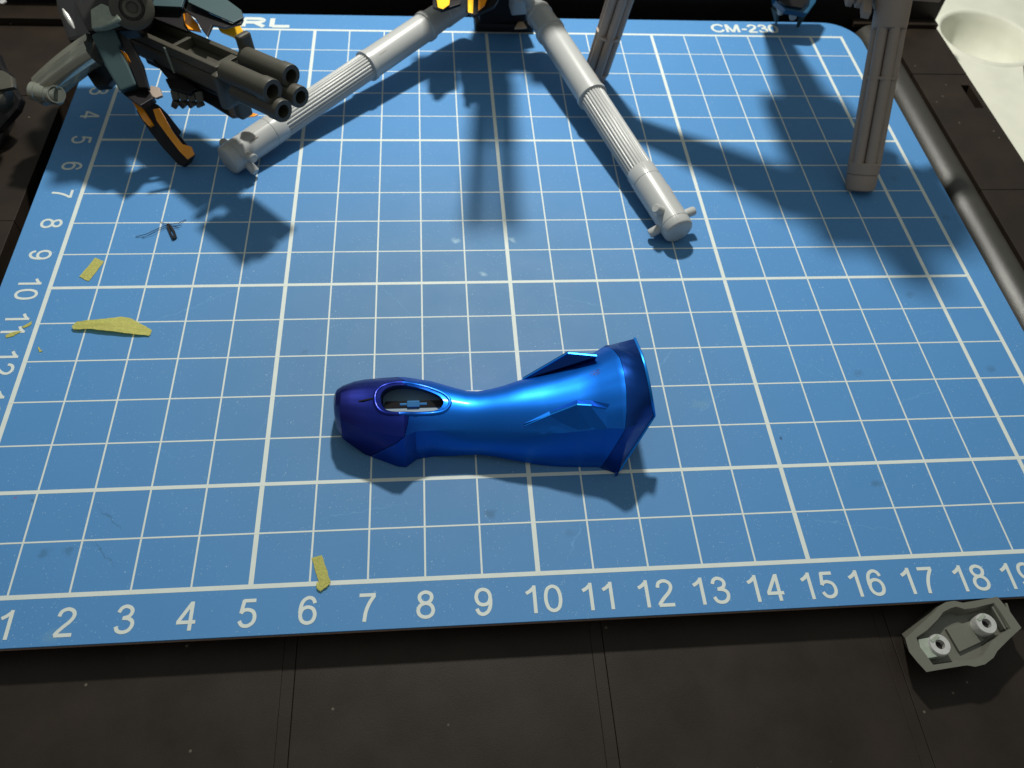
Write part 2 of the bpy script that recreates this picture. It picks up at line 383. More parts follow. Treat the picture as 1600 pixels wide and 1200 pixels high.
# stroke skeletons of the printed characters: (smooth?, points), cap height 1
GLYPH = {
 '0': (0.78, [(2, [(.36, .94), (.18, .86), (.10, .68), (.08, .5), (.10, .32), (.18, .14), (.36, .06), (.54, .14), (.62, .32), (.64, .5), (.62, .68), (.54, .86)])]),
 '1': (0.78, [(0, [(.44, 0), (.44, 1)]), (1, [(.40, .90), (.28, .80), (.12, .72)])]),
 '2': (0.78, [(1, [(.10, .70), (.16, .87), (.36, .945), (.56, .87), (.62, .71), (.52, .52), (.30, .32), (.12, .13), (.09, .06)]), (0, [(.06, .055), (.67, .055)])]),
 '3': (0.78, [(1, [(.11, .74), (.19, .89), (.35, .945), (.52, .88), (.58, .75), (.50, .60), (.30, .54)]), (1, [(.27, .54), (.50, .51), (.64, .40), (.64, .24), (.53, .10), (.35, .055), (.17, .11), (.09, .26)])]),
 '4': (0.78, [(0, [(.52, 0), (.52, 1)]), (0, [(.50, .95), (.08, .30)]), (0, [(.03, .29), (.70, .29)])]),
 '5': (0.78, [(0, [(.63, .94), (.18, .94)]), (0, [(.21, .97), (.13, .50)]), (1, [(.12, .50), (.22, .60), (.38, .62), (.56, .54), (.63, .36), (.58, .17), (.40, .06), (.20, .09), (.09, .24)])]),
 '6': (0.78, [(1, [(.62, .74), (.54, .89), (.38, .945), (.20, .85), (.11, .65), (.09, .40)]), (2, [(.10, .33), (.17, .54), (.36, .61), (.55, .54), (.63, .34), (.56, .13), (.37, .055), (.18, .13)])]),
 '7': (0.78, [(0, [(.07, .94), (.67, .94)]), (1, [(.63, .92), (.44, .64), (.32, .34), (.27, 0)])]),
 '8': (0.78, [(2, [(.36, .945), (.18, .88), (.13, .75), (.20, .61), (.36, .55), (.52, .61), (.59, .75), (.54, .88)]), (2, [(.36, .545), (.16, .47), (.08, .29), (.16, .12), (.36, .055), (.56, .12), (.64, .29), (.56, .47)])]),
 '9': (0.78, [(1, [(.10, .26), (.18, .11), (.34, .055), (.52, .15), (.61, .35), (.63, .60)]), (2, [(.62, .67), (.55, .46), (.36, .39), (.17, .46), (.09, .66), (.16, .87), (.35, .945), (.54, .87)])]),
 'C': (1.02, [(1, [(.87, .72), (.72, .90), (.50, .945), (.25, .86), (.10, .65), (.09, .36), (.24, .14), (.50, .055), (.74, .12), (.88, .32)])]),
 'A': (0.98, [(0, [(.05, 0), (.46, 1)]), (0, [(.50, 1), (.90, 0)]), (0, [(.20, .33), (.76, .33)])]),
 'R': (1.02, [(0, [(.13, 0), (.13, 1)]), (1, [(.15, .94), (.55, .94), (.74, .90), (.82, .74), (.74, .56), (.55, .50), (.15, .50)]), (0, [(.52, .50), (.87, 0)])]),
 'L': (0.80, [(0, [(.13, 0), (.13, 1)]), (0, [(.15, .065), (.76, .065)])]),
 'M': (1.15, [(0, [(.12, 0), (.12, 1)]), (0, [(.15, .97), (.52, .03)]), (0, [(.54, .03), (.92, .97)]), (0, [(.95, 0), (.95, 1)])]),
 '-': (0.50, [(0, [(.07, .38), (.43, .38)])]),
}
def text(name, st, x, y, size, rot=0, wide=1.0, bold=0.125, label=None, ax='CENTER'):
    """flat printed characters of cap height `size`; bold = stroke width / cap height"""
    bm = BM(); tot = sum(GLYPH[c][0] for c in st) * size * wide - 0.06 * size * wide
    pen = -tot / 2 if ax == 'CENTER' else 0
    cr_, sr_ = math.cos(rot), math.sin(rot); zz = 0.003
    for ch in st:
        adv, strokes_ = GLYPH[ch]
        for kind, pts in strokes_:
            P = [Vector((p[0] * size * wide, (p[1] - 0.5) * size)) for p in pts]
            m_ = len(P)
            if kind:
                Q = []
                for i in range(m_ if kind == 2 else m_ - 1):
                    if kind == 2: a, b, c, d = P[i - 1], P[i], P[(i + 1) % m_], P[(i + 2) % m_]
                    else: a, b, c, d = P[max(i - 1, 0)], P[i], P[i + 1], P[min(i + 2, m_ - 1)]
                    for k in range(4):
                        t = k / 4; Q.append(0.5 * ((2 * b) + (c - a) * t + (2 * a - 5 * b + 4 * c - d) * t * t + (3 * b - a - 3 * c + d) * t ** 3))
                if kind == 1: Q.append(P[-1])
                P = Q; m_ = len(P)
            L_, R_ = [], []
            for i in range(m_):
                if kind == 2: tg = P[(i + 1) % m_] - P[i - 1]
                else: tg = P[min(i + 1, m_ - 1)] - P[max(i - 1, 0)]
                tg.normalize(); nn_ = Vector((-tg.y, tg.x)) * bold * size / 2
                for lst, q in ((L_, P[i] + nn_), (R_, P[i] - nn_)):
                    lx, ly = pen + q.x, q.y
                    lst.append((x + lx * cr_ - ly * sr_, y + lx * sr_ + ly * cr_))
            lo = [[bm.verts.new((*p, zz)) for p in q] for q in (L_, R_)]
            hi = [[bm.verts.new((*p, zz + 0.0012)) for p in q] for q in (L_, R_)]
            rg = range(m_ if kind == 2 else m_ - 1)
            for i in rg:
                j = (i + 1) % m_
                for A, B in ((hi[0], hi[1]), (lo[1], lo[0]), (lo[0], hi[0]), (hi[1], lo[1])): bm.faces.new((A[i], B[i], B[j], A[j]))
            if kind != 2:
                for i in (0, m_ - 1): bm.faces.new((lo[0][i], lo[1][i], hi[1][i], hi[0][i]))
            zz += 0.0004
        pen += adv * size * wide
    return obj(name, bm, M['print'], cm, label or ('white printed ' + st))
for i in range(1, 21): text('numeral', str(i), i + (0.12 if i == 1 else 0.05 if i == 2 else 0.0 if i < 10 else 0.04 if i < 16 else -0.06 if i < 19 else -0.13), -17.47, 0.50, 0, 0.92)
for j in range(1, 17): text('numeral', str(j), -0.44 if j < 12 else -0.40, -j, 0.48, -math.pi / 2, 0.92)
text('brand_lettering', 'CARL', 1.22, 0.35, 0.44, 0, 1.82, 0.32, ax='LEFT')
text('model_lettering', 'CM-230', 16.96, 0.40, 0.42, 0, 1.02, 0.20, ax='LEFT')

# ---------------------------------------------------------------- blue painted armour piece (the subject)
arm = thing('painted_armour_part', 'glossy metallic blue painted arm shell lying in the middle of the mat', 'model part', (9.3, -14.1, 0))
def zc_(u, v): return 480 + u / 2.7586, 500 + v / 2.7586      # from the enlarged crop to the photograph
ST = [  # u, top, bottom, roundness (1 = round, 0 = faceted)
    (112, 318, 425, 1), (124, 298, 470, .8), (150, 284, 512, .4), (200, 268, 548, .1), (250, 260, 580, 0), (320, 254, 606, 0), (390, 250, 632, 0),
    (425, 251, 634, 0), (470, 256, 600, .1), (540, 266, 588, .3), (620, 286, 586, .7), (690, 303, 582, 1), (740, 305, 581, 1), (800, 295, 588, 1),
    (860, 280, 600, .9), (930, 257, 614, .8), (1000, 240, 626, .6), (1070, 222, 632, .4), (1150, 196, 634, .3), (1230, 160, 634, .2), (1300, 122, 662, .1)]
FAC = [(-1.0, 0.0), (-0.95, 0.27), (-0.88, 0.54), (-0.81, 0.81), (-0.60, 0.92), (-0.31, 0.985), (0, 1), (0.29, 0.96), (0.56, 0.84), (0.78, 0.66), (0.93, 0.42),
       (1.0, 0.16), (0.98, -0.02), (0.5, -0.03), (0, -0.03), (-0.5, -0.03)]
def ring_pts(cy, zb, a_, h_, rnd, sub=3):
    pts = []; n = len(FAC)
    for i in range(n):
        p, q = Vector(FAC[i]), Vector(FAC[(i + 1) % n])
        for k in range(sub):
            f = p.lerp(q, k / sub)
            if 0 <= i < 12: c = f.normalized(); f = f.lerp(c, rnd)
            pts.append((cy + f.x * a_, zb + f.y * h_))
    return pts
rings = []
for u, t_, b_, rnd in ST:
    zb = 0.02
    if u < 260: zb = 0.02 + 0.34 * (1 - (u - 112) / 148)
    elif 560 < u < 1000: zb = 0.02 + 0.13 * math.sin(math.pi * (u - 560) / 440)
    U, V0 = zc_(u, t_); _, V1 = zc_(u, b_)
    yb_ = at(U, V1, zb).y; yt_ = at(U, V0, zb).y
    a_ = (yt_ - yb_) * 0.81 / 1.845; cc_ = at(U, (V0 + V1) / 2, zb + 0.3)
    rings.append([Vector((cc_.x, y, z)) for y, z in ring_pts(yb_ + a_, zb, a_, a_ * 1.10, rnd)])
def cuff(ctrl, n):
    out = []
    ks = sorted(ctrl)
    def g(j):
        lo = max([q for q in ks if q <= j], default=ks[-1]); hi = min([q for q in ks if q > j], default=ks[0])
        L_ = (hi - lo) % len(FAC) or len(FAC)
        t = ((j - lo) % len(FAC)) / L_
        if 3 <= lo < 9:          # rounded upper part: smooth curve through the control points
            k = ks.index(lo); b, c = ctrl[lo], ctrl[hi]
            a = ctrl[ks[k - 1]] if lo > 3 else b - (c - b) * 0.6; d = ctrl[ks[(k + 2) % len(ks)]]
            return 0.5 * ((2 * b) + (c - a) * t + (2 * a - 5 * b + 4 * c - d) * t * t + (3 * b - a - 3 * c + d) * t ** 3)
        return ctrl[lo].lerp(ctrl[hi], t)
    for k in range(n):
        f = k / n * len(FAC); i = int(f)
        out.append(g(f))
    return out
n = len(rings[0])
def zp(u, v, z): U, V = zc_(u, v); return at(U, V, z)
bt = zp(1412, 80, 1.5)
rim = cuff({0: zp(1325, 678, 0.0), 3: zp(1497, 412, 0.95), 5: zp(1482, 320, 1.45), 7: zp(1462, 220, 1.72), 9: zp(1440, 145, 1.72), 10: bt, 12: Vector((bt.x - 0.02, bt.y + 0.02, 0.03)), 14: zp(1350, 600, 0.0)}, n)
last = rings[-1]
def slope_(i): return (last[i] - rings[-2][i])
flare = []
for t in (0.25, 0.5, 0.75):
    flare.append([last[i] * (2 * t ** 3 - 3 * t * t + 1) + slope_(i) * (t ** 3 - 2 * t * t + t) + rim[i] * (3 * t * t - 2 * t ** 3) + (rim[i] - last[i]) * 1.0 * (t ** 3 - t * t) for i in range(n)])
rings += flare
rings.append(rim)
def armor_bm():
    bm = BM(); vr = [[bm.verts.new(p) for p in r] for r in rings]
    for k in range(len(vr) - 1):
        for i in range(n):
            bm.faces.new((vr[k][i], vr[k][(i + 1) % n], vr[k + 1][(i + 1) % n], vr[k + 1][i]))
    bm.faces.new(vr[0][::-1])
    # hollow end: inner wall
    cx = sum((p for p in rim), Vector()) / n
    inn = [bm.verts.new(cx + (p - cx) * 0.93 + Vector((-0.01, 0, 0))) for p in rim]
    dp = [bm.verts.new(cx + (p - cx) * 0.5 + Vector((-0.45, 0, 0))) for p in rim]
    for A, B in ((vr[-1], inn), (inn, dp)):
        for i in range(n): bm.faces.new((A[i], A[(i + 1) % n], B[(i + 1) % n], B[i]))
    bm.faces.new(dp)
    bmesh.ops.recalc_face_normals(bm, faces=bm.faces)
    return bm
# temporary object for the oval pocket
def boolean(bm, cutbm):
    bmesh.ops.recalc_face_normals(cutbm, faces=cutbm.faces)
    me = bpy.data.meshes.new('tmp'); bm.to_mesh(me); bm.free(); o = bpy.data.objects.new('tmp', me); C.objects.link(o)
    mc = bpy.data.meshes.new('tmpc'); cutbm.to_mesh(mc); cutbm.free(); oc = bpy.data.objects.new('tmpc', mc); C.objects.link(oc)
    md = o.modifiers.new('b', 'BOOLEAN'); md.object = oc; md.operation = 'DIFFERENCE'; md.solver = 'EXACT'
    dg = bpy.context.evaluated_depsgraph_get(); dg.update()
    nm = bpy.data.meshes.new_from_object(o.evaluated_get(dg))
    out = BM(); out.from_mesh(nm)
    for q in (o, oc): bpy.data.objects.remove(q)
    for q in (me, mc, nm): bpy.data.meshes.remove(q)
    return out
# pocket outline (enlarged-crop coordinates) at about z = 1.45
OV = [(308, 330), (318, 306), (345, 288), (385, 279), (430, 279), (480, 286), (530, 300), (575, 320), (597, 345), (592, 368), (570, 386), (520, 394), (450, 398), (380, 400), (335, 390), (312, 365)]
def catmull(P, sub=3):
    out = []
    for i in range(len(P)):
        a, b, c, d = P[i - 1], P[i], P[(i + 1) % len(P)], P[(i + 2) % len(P)]
        for k in range(sub):
            t = k / sub
            out.append(0.5 * ((2 * b) + (c - a) * t + (2 * a - 5 * b + 4 * c - d) * t * t + (3 * b - a - 3 * c + d) * t ** 3))
    return out
ov = catmull([zp(u, v, 0.95) for u, v in OV])
oc = sum(ov, Vector()) / len(ov)
pn = Vector((0.0, -0.42, 0.90)).normalized()       # the pocket opens up and towards the viewer
def offs(P, s, dn): return [oc + (p - oc) * s + pn * dn for p in P]
cut = BM()
lo = [cut.verts.new(p) for p in offs(ov, 0.90, -0.45)]; hi = [cut.verts.new(p) for p in offs(ov, 1.03, 0.9)]
cut.faces.new(lo[::-1]); cut.faces.new(hi)
for i in range(len(lo)): cut.faces.new((lo[i], lo[(i + 1) % len(lo)], hi[(i + 1) % len(lo)], hi[i]))
whole = boolean(armor_bm(), cut)
def piece(src, planes):
    b2 = src.copy()
    for co, no in planes:     # keep the side the normal points away from
        g = b2.verts[:] + b2.edges[:] + b2.faces[:]
        bmesh.ops.bisect_plane(b2, geom=g, plane_co=co, plane_no=no, clear_outer=True)
    return b2
# seam between violet end and blue forearm: slanted; seam of the cuff
sa, sb, sc_ = zp(412, 258, 0.85), zp(408, 405, 0.8), zp(280, 585, 0.1)
no1 = (sb - sa).cross(sc_ - sa).normalized()
if no1.x < 0: no1 = -no1
co1 = sb
ca, cb = zp(1325, 130, 1.35), zp(1362, 352, 1.3); cc = zp(1265, 640, 0.02)
no2 = (cb - ca).cross(cc - ca).normalized()
if no2.x < 0: no2 = -no2
obj('violet_end_shell', piece(whole, [(co1 - no1 * 0.008, no1)]), M['violet'], arm, 'dark violet rounded end', smooth=26)
obj('blue_forearm_shell', piece(whole, [(co1 + no1 * 0.004, -no1), (ca - no2 * 0.008, no2)]), M['blue'], arm, smooth=26)
cuffbm = piece(whole, [(ca + no2 * 0.0, -no2)])
obj('flared_cuff', cuffbm, M['blueshade'], arm, smooth=26)
whole.free()
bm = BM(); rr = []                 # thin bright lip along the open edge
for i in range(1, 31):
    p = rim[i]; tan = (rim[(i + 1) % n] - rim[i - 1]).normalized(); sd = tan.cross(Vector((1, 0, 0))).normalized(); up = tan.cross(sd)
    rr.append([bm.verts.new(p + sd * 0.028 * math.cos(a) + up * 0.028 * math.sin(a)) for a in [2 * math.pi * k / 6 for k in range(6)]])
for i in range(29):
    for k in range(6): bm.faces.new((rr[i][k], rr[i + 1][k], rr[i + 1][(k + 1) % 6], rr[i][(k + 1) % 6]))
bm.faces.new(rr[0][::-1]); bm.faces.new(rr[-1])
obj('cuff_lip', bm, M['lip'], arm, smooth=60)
# raised oval rim round the pocket
def hug(P, off=0.0):
    """drop a point along -pn onto the shell"""
    return P
bpy.context.view_layer.update()
from mathutils.bvhtree import BVHTree
tbm = armor_bm(); tree = BVHTree.FromBMesh(tbm)
def onshell(p, out=0.0, d=None):
    d = d or -pn
    h = tree.ray_cast(p - d * 3, d)
    return h[0] + h[1] * out if h[0] is not None else p
def rimtube(P, s, r, name, m, i0=0, i1=None):
    bm = BM(); path = [onshell(oc + (p - oc) * s, 0.0) for p in P]
    m_ = len(path); rr = []
    for i in range(m_):
        tan = (path[(i + 1) % m_] - path[i - 1]).normalized(); side = tan.cross(pn).normalized(); up = side.cross(tan)
        rr.append([bm.verts.new(path[i] + side * r * 2.0 * math.cos(a) + up * r * math.sin(a)) for a in [2 * math.pi * k / 8 for k in range(8)]])
    for i in range(i0, i1):
        for k in range(8): bm.faces.new((rr[i % m_][k], rr[(i + 1) % m_][k], rr[(i + 1) % m_][(k + 1) % 8], rr[i % m_][(k + 1) % 8]))
    for v in [v for v in bm.verts if not v.link_faces]: bm.verts.remove(v)
    return obj(name, bm, m, arm, smooth=60)
NV = len(ov); kt = min(range(NV), key=lambda i: (ov[i] - zp(410, 280, 0.95)).length); kb = min(range(NV), key=lambda i: (ov[i] - zp(410, 400, 0.95)).length)
rimtube(ov, 1.12, 0.018, 'pocket_rim', M['blue'], kt, kb)
rimtube(ov, 1.12, 0.018, 'pocket_rim', M['violet'], kb, kt + NV)
# inside the pocket: pale floor plate with two dark slots and a clip
fl = offs(ov, 0.90, -0.37)
bm = BM(); slab(bm, fl, 0.05, pn); obj('pocket_floor', bm, M['floor_grey'], arm, 'pale floor of the oval pocket')
fx = Vector((1, 0, 0)); fy = pn.cross(fx).normalized()
fc = zp(458, 364, 0.66)
for dx in (-0.30, 0.30):
    bm = BM(); beam(bm, fc + fx * (dx - 0.24) + fy * 0.0, fc + fx * (dx + 0.24), 0.065, 0.045, pn); obj('slot', bm, M['hole'], arm)
bm = BM(); beam(bm, fc - fx * 0.12 + pn * 0.03, fc + fx * 0.12 + pn * 0.03, 0.062, 0.045, pn); obj('clip', bm, M['clip'], arm, bevel=0.012)
bm = BM(); beam(bm, fc - fx * 0.26 + pn * 0.02, fc + fx * 0.26 + pn * 0.02, 0.024, 0.03, pn); obj('clip', bm, M['clip'], arm, bevel=0.01)
# engraved line left of the pocket
a, b = onshell(zp(222, 352, 0.85), 0.0), onshell(zp(292, 338, 0.9), 0.0)
bm = BM(); beam(bm, a, b, 0.012, 0.012, pn); obj('engraved_line', bm, M['hole'], arm)
# back fin: thin plate standing off the far side
bm = BM(); slab(bm, [zp(930, 257, 0.72), zp(1122, 145, 1.25), zp(1248, 157, 1.32), zp(1236, 190, 1.05), zp(1160, 215, 0.7), zp(1010, 262, 0.5)], 0.05, (0, 0.9, 0.4)); fn = obj('fin', bm, M['blueshade'], arm, bevel=0.01)
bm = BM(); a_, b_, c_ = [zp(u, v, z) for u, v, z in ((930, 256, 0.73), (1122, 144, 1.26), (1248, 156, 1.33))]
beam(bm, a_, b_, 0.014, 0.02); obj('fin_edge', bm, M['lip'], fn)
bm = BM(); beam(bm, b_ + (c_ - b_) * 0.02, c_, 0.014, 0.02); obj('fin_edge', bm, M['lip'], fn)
# front fin: a plate edge proud of the near side, its face running back down to the shell
dd = Vector((0, 0.75, -0.66)).normalized()
RG = [(945, 444), (1055, 402), (1165, 363), (1225, 368), (1290, 382)]
UPP = [(940, 436), (1050, 388), (1167, 344), (1228, 350), (1300, 368)]
def crease(x):
    for k in range(len(rings) - 5):
        p, q = rings[k][9], rings[k + 1][9]
        if p.x <= x <= q.x: return p.lerp(q, (x - p.x) / max(q.x - p.x, 1e-6))
    return rings[-6][9].copy()
bm = BM()
ru = [bm.verts.new(onshell(zp(u, v, 1.2), -0.02)) for u, v in UPP]
E0 = [onshell(zp(*q, 1.2), 0.01) for q in RG]
CR = [crease(p.x) for p in E0]
EG = []
for (u, v), c, k in zip(RG, CR, (0, .10, .24, .20, 0)):
    U, V = zc_(u, v); EG.append(aty(U, V, c.y - 0.01).lerp(onshell(zp(u, v, 1.2), 0.004), 1 - k))
rg = [bm.verts.new(p) for p in EG]
rg2 = [bm.verts.new(p + Vector((0, -0.022, -0.022))) for p in EG]
rd = [bm.verts.new(c + Vector((0, -0.006, -0.02))) for c in CR]
for A_, B_ in ((ru, rg), (rg, rg2), (rg2, rd)):
    for i in range(4): bm.faces.new((A_[i], A_[i + 1], B_[i + 1], B_[i]))
pts_ = [v.co.copy() for v in rg]
fn = obj('fin', bm, M['blue'], arm)
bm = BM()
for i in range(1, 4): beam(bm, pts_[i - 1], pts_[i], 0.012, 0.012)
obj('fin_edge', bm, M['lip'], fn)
# small violet ink mark
def strokes(name, parent, m, lines, r, z):
    bm = BM()
    for ln in lines:
        P = [onshell(zp(u, v, z), 0.006) for u, v in ln]
        for i in range(len(P) - 1): beam(bm, P[i], P[i + 1], r, r * 0.5)
    return obj(name, bm, m, parent)
strokes('ink_mark', arm, M['inkm'], [[(1220, 232), (1232, 220), (1246, 218), (1262, 212)], [(1226, 240), (1242, 230), (1256, 222), (1268, 220)], [(1240, 218), (1238, 232), (1246, 242)], [(1230, 226), (1250, 236), (1262, 226)]], 0.011, 1.3)
tbm.free()

# ---------------------------------------------------------------- yellow masking tape scraps
def tape(name, px, label, grp='scraps of yellow masking tape', z=0.006, lift=0.0, sub=6):
    bm = BM(); P = [at(u, v, 0) for u, v in px]
    c = sum(P, Vector()) / len(P)
    vs = []
    for i in range(len(P)):
        a, b = P[i], P[(i + 1) % len(P)]
        for k in range(sub):
            q = a.lerp(b, k / sub); q = q + Vector((random.uniform(-1, 1), random.uniform(-1, 1), 0)) * 0.008
            vs.append(q)
    def h(q): return z + lift * max(0, math.sin((q.x * 1.7 + q.y * 2.3))) * 0.5
    top = [bm.verts.new((q.x, q.y, h(q) + 0.008)) for q in vs]; bot = [bm.verts.new((q.x, q.y, h(q))) for q in vs]
    ct = bm.verts.new((c.x, c.y, h(c) + 0.008)); cb_ = bm.verts.new((c.x, c.y, h(c)))
    for i in range(len(vs)):
        j = (i + 1) % len(vs)
        bm.faces.new((top[i], top[j], ct)); bm.faces.new((bot[j], bot[i], cb_)); bm.faces.new((bot[i], bot[j], top[j], top[i]))
    o = obj(name, bm, M['tape']); o['label'] = label; o['category'] = 'masking tape'; o['group'] = grp
    return o
tape('masking_tape', [(149, 403), (163, 409), (139, 440), (124, 433)], 'short straight rectangle of yellow tape between the 9 and 10 rows')
tape('masking_tape', [(113, 513), (122, 506), (160, 502), (190, 496), (206, 498), (226, 509), (238, 517), (234, 526), (190, 523), (150, 518), (116, 517)], 'long pointed yellow tape sliver lying across the 11 line', lift=0.14)
tape('masking_tape', [(487, 872), (503, 868), (509, 886), (517, 910), (500, 915), (495, 900)], 'yellow tape strip upright beside the printed 6, crossing the border line', lift=0.05)
tape('masking_tape', [(495, 911), (507, 913), (517, 910), (511, 918), (501, 925), (495, 920)], 'folded bright end of tape sticking to the border line above the 6', z=0.03)
tape('tape_crumb', [(34, 511), (50, 502), (49, 508), (38, 513)], 'tiny leaf-shaped yellow tape crumb on the upper 1 of the printed 11', sub=3)
tape('tape_crumb', [(9, 524), (22, 519), (34, 518), (20, 526), (10, 528)], 'thin yellow tape crumb trailing off the lower 1 of the printed 11', sub=3)
tape('tape_crumb', [(60, 542), (63, 546), (67, 549), (61, 551)], 'smallest yellow tape crumb beside the grid border below row 11', sub=2)

# dark fibres of debris under the gun
db = thing('fibre_scrap', 'dark tangle of thin fibres lying on the mat by the 8 row', 'fibre scrap', at(265, 355))
for ln, r_ in (([(212, 370), (228, 366), (245, 358), (262, 351), (278, 349), (291, 343)], 0.006), ([(262, 350), (267, 354), (272, 362), (275, 371), (271, 373), (266, 364), (262, 352)], 0.022), ([(222, 372), (240, 364), (258, 356), (284, 352)], 0.004), ([(250, 346), (262, 351), (280, 356)], 0.005)):
    bm = BM()
    P_ = [at(u, v, 0.02 + 0.03 * math.sin(i * 1.3) ** 2) for i, (u, v) in enumerate(ln)]
    for i in range(len(P_) - 1): beam(bm, P_[i], P_[i + 1], r_, r_ * 0.7)
    obj('fibre', bm, M['dark'], db)

# ---------------------------------------------------------------- grey part with two pegs on the base, bottom right
gp = thing('joint_cover', 'small grey-green shield-shaped part with two white-faced peg sockets beside the mat corner', 'model part', at(1508, 995, ZP))
def g6(u, v, z): return at(1380 + u / 6.667, 900 + v / 6.667, z)
OUT = [(230, 650), (400, 495), (530, 380), (580, 320), (660, 270), (740, 258), (830, 278), (1000, 250), (1190, 215), (1320, 370), (1440, 540), (1320, 650), (1190, 780), (1150, 850), (1060, 920), (960, 945), (870, 930), (650, 965), (450, 1000), (350, 890), (270, 790)]
ZT = 0.02
o_top = [g6(u, v, ZT) for u, v in OUT]; cg = sum(o_top, Vector()) / len(o_top)
INN = [(345, 640), (460, 560), (570, 450), (625, 375), (700, 335), (760, 318), (850, 345), (960, 330), (1155, 280), (1240, 400), (1330, 545), (1220, 610), (1130, 680), (1085, 760), (1030, 830), (950, 865), (860, 875), (700, 900), (520, 925), (430, 800), (375, 730)]
bm = BM()
z0 = ZP + 0.012
ot = [bm.verts.new(p) for p in o_top]
ob = [bm.verts.new((cg.x + (p.x - cg.x) * 0.78, cg.y + (p.y - cg.y) * 0.78 + 0.22, z0)) for p in o_top]
it = [bm.verts.new(g6(u, v, ZT - 0.006)) for u, v in INN]
ci = sum((v.co for v in it), Vector()) / len(it)
ib = [bm.verts.new((ci.x + (v.co.x - ci.x) * 0.90, ci.y + (v.co.y - ci.y) * 0.90, ZT - 0.22)) for v in it]
nn = len(OUT)
for A_, B_ in ((ob, ot), (ot, it), (it, ib)):
    for i in range(nn): bm.faces.new((A_[i], A_[(i + 1) % nn], B_[(i + 1) % nn], B_[i]))
bm.faces.new(ib); bm.faces.new(ob[::-1])
obj('shell', bm, M['part'], gp, smooth=35)
bm = BM(); slab(bm, [g6(u, v, ZT - 0.217) for u, v in ((640, 560), (890, 480), (1040, 680), (780, 800))], 0.06, (0, 0, 1)); obj('raised_plate', bm, M['part'], gp, bevel=0.01)
bm = BM(); slab(bm, [g6(u, v, ZT - 0.17) for u, v in ((330, 690), (430, 670), (560, 860), (400, 890), (350, 800))], 0.15, (0, 0, 1)); obj('scraped_tab', bm, M['partlite'], gp, 'scraped paler tab at the blunt end', bevel=0.01)
for k in range(4):
    a = (1120 + k * 48, 330 - k * 12); b = (1255 + k * 28, 560 - k * 12)
    bm = BM(); beam(bm, g6(*a, ZT - 0.10), g6(*b, ZT - 0.10), 0.020, 0.06); obj('ridge', bm, M['part'], gp, bevel=0.006)
for (u, v) in ((595, 712), (1078, 492)):
    p = g6(u, v, ZT + 0.03); q = Vector((p.x, p.y, ZT - 0.225)); H = p.z - q.z
    bm = BM(); lathe(bm, q, p, [(0, 0.19), (H - 0.02, 0.19), (H, 0.175), (H, 0.085), (H - 0.1, 0.075), (H - 0.22, 0.07)], 28)
    pg = obj('peg_socket', bm, M['white'], gp, smooth=40)
    bm = BM(); lathe(bm, p - Vector((0, 0, 0.17)), p - Vector((0, 0, 0.06)), [(0, 0.07), (0.08, 0.074)], 16); obj('bore', bm, M['hole'], pg)
    bm = BM(); beam(bm, p + Vector((-0.14, 0.06, -0.01)), p + Vector((0.02, 0.15, -0.01)), 0.03, 0.022); obj('burr', bm, M['partlite'], pg, bevel=0.006)

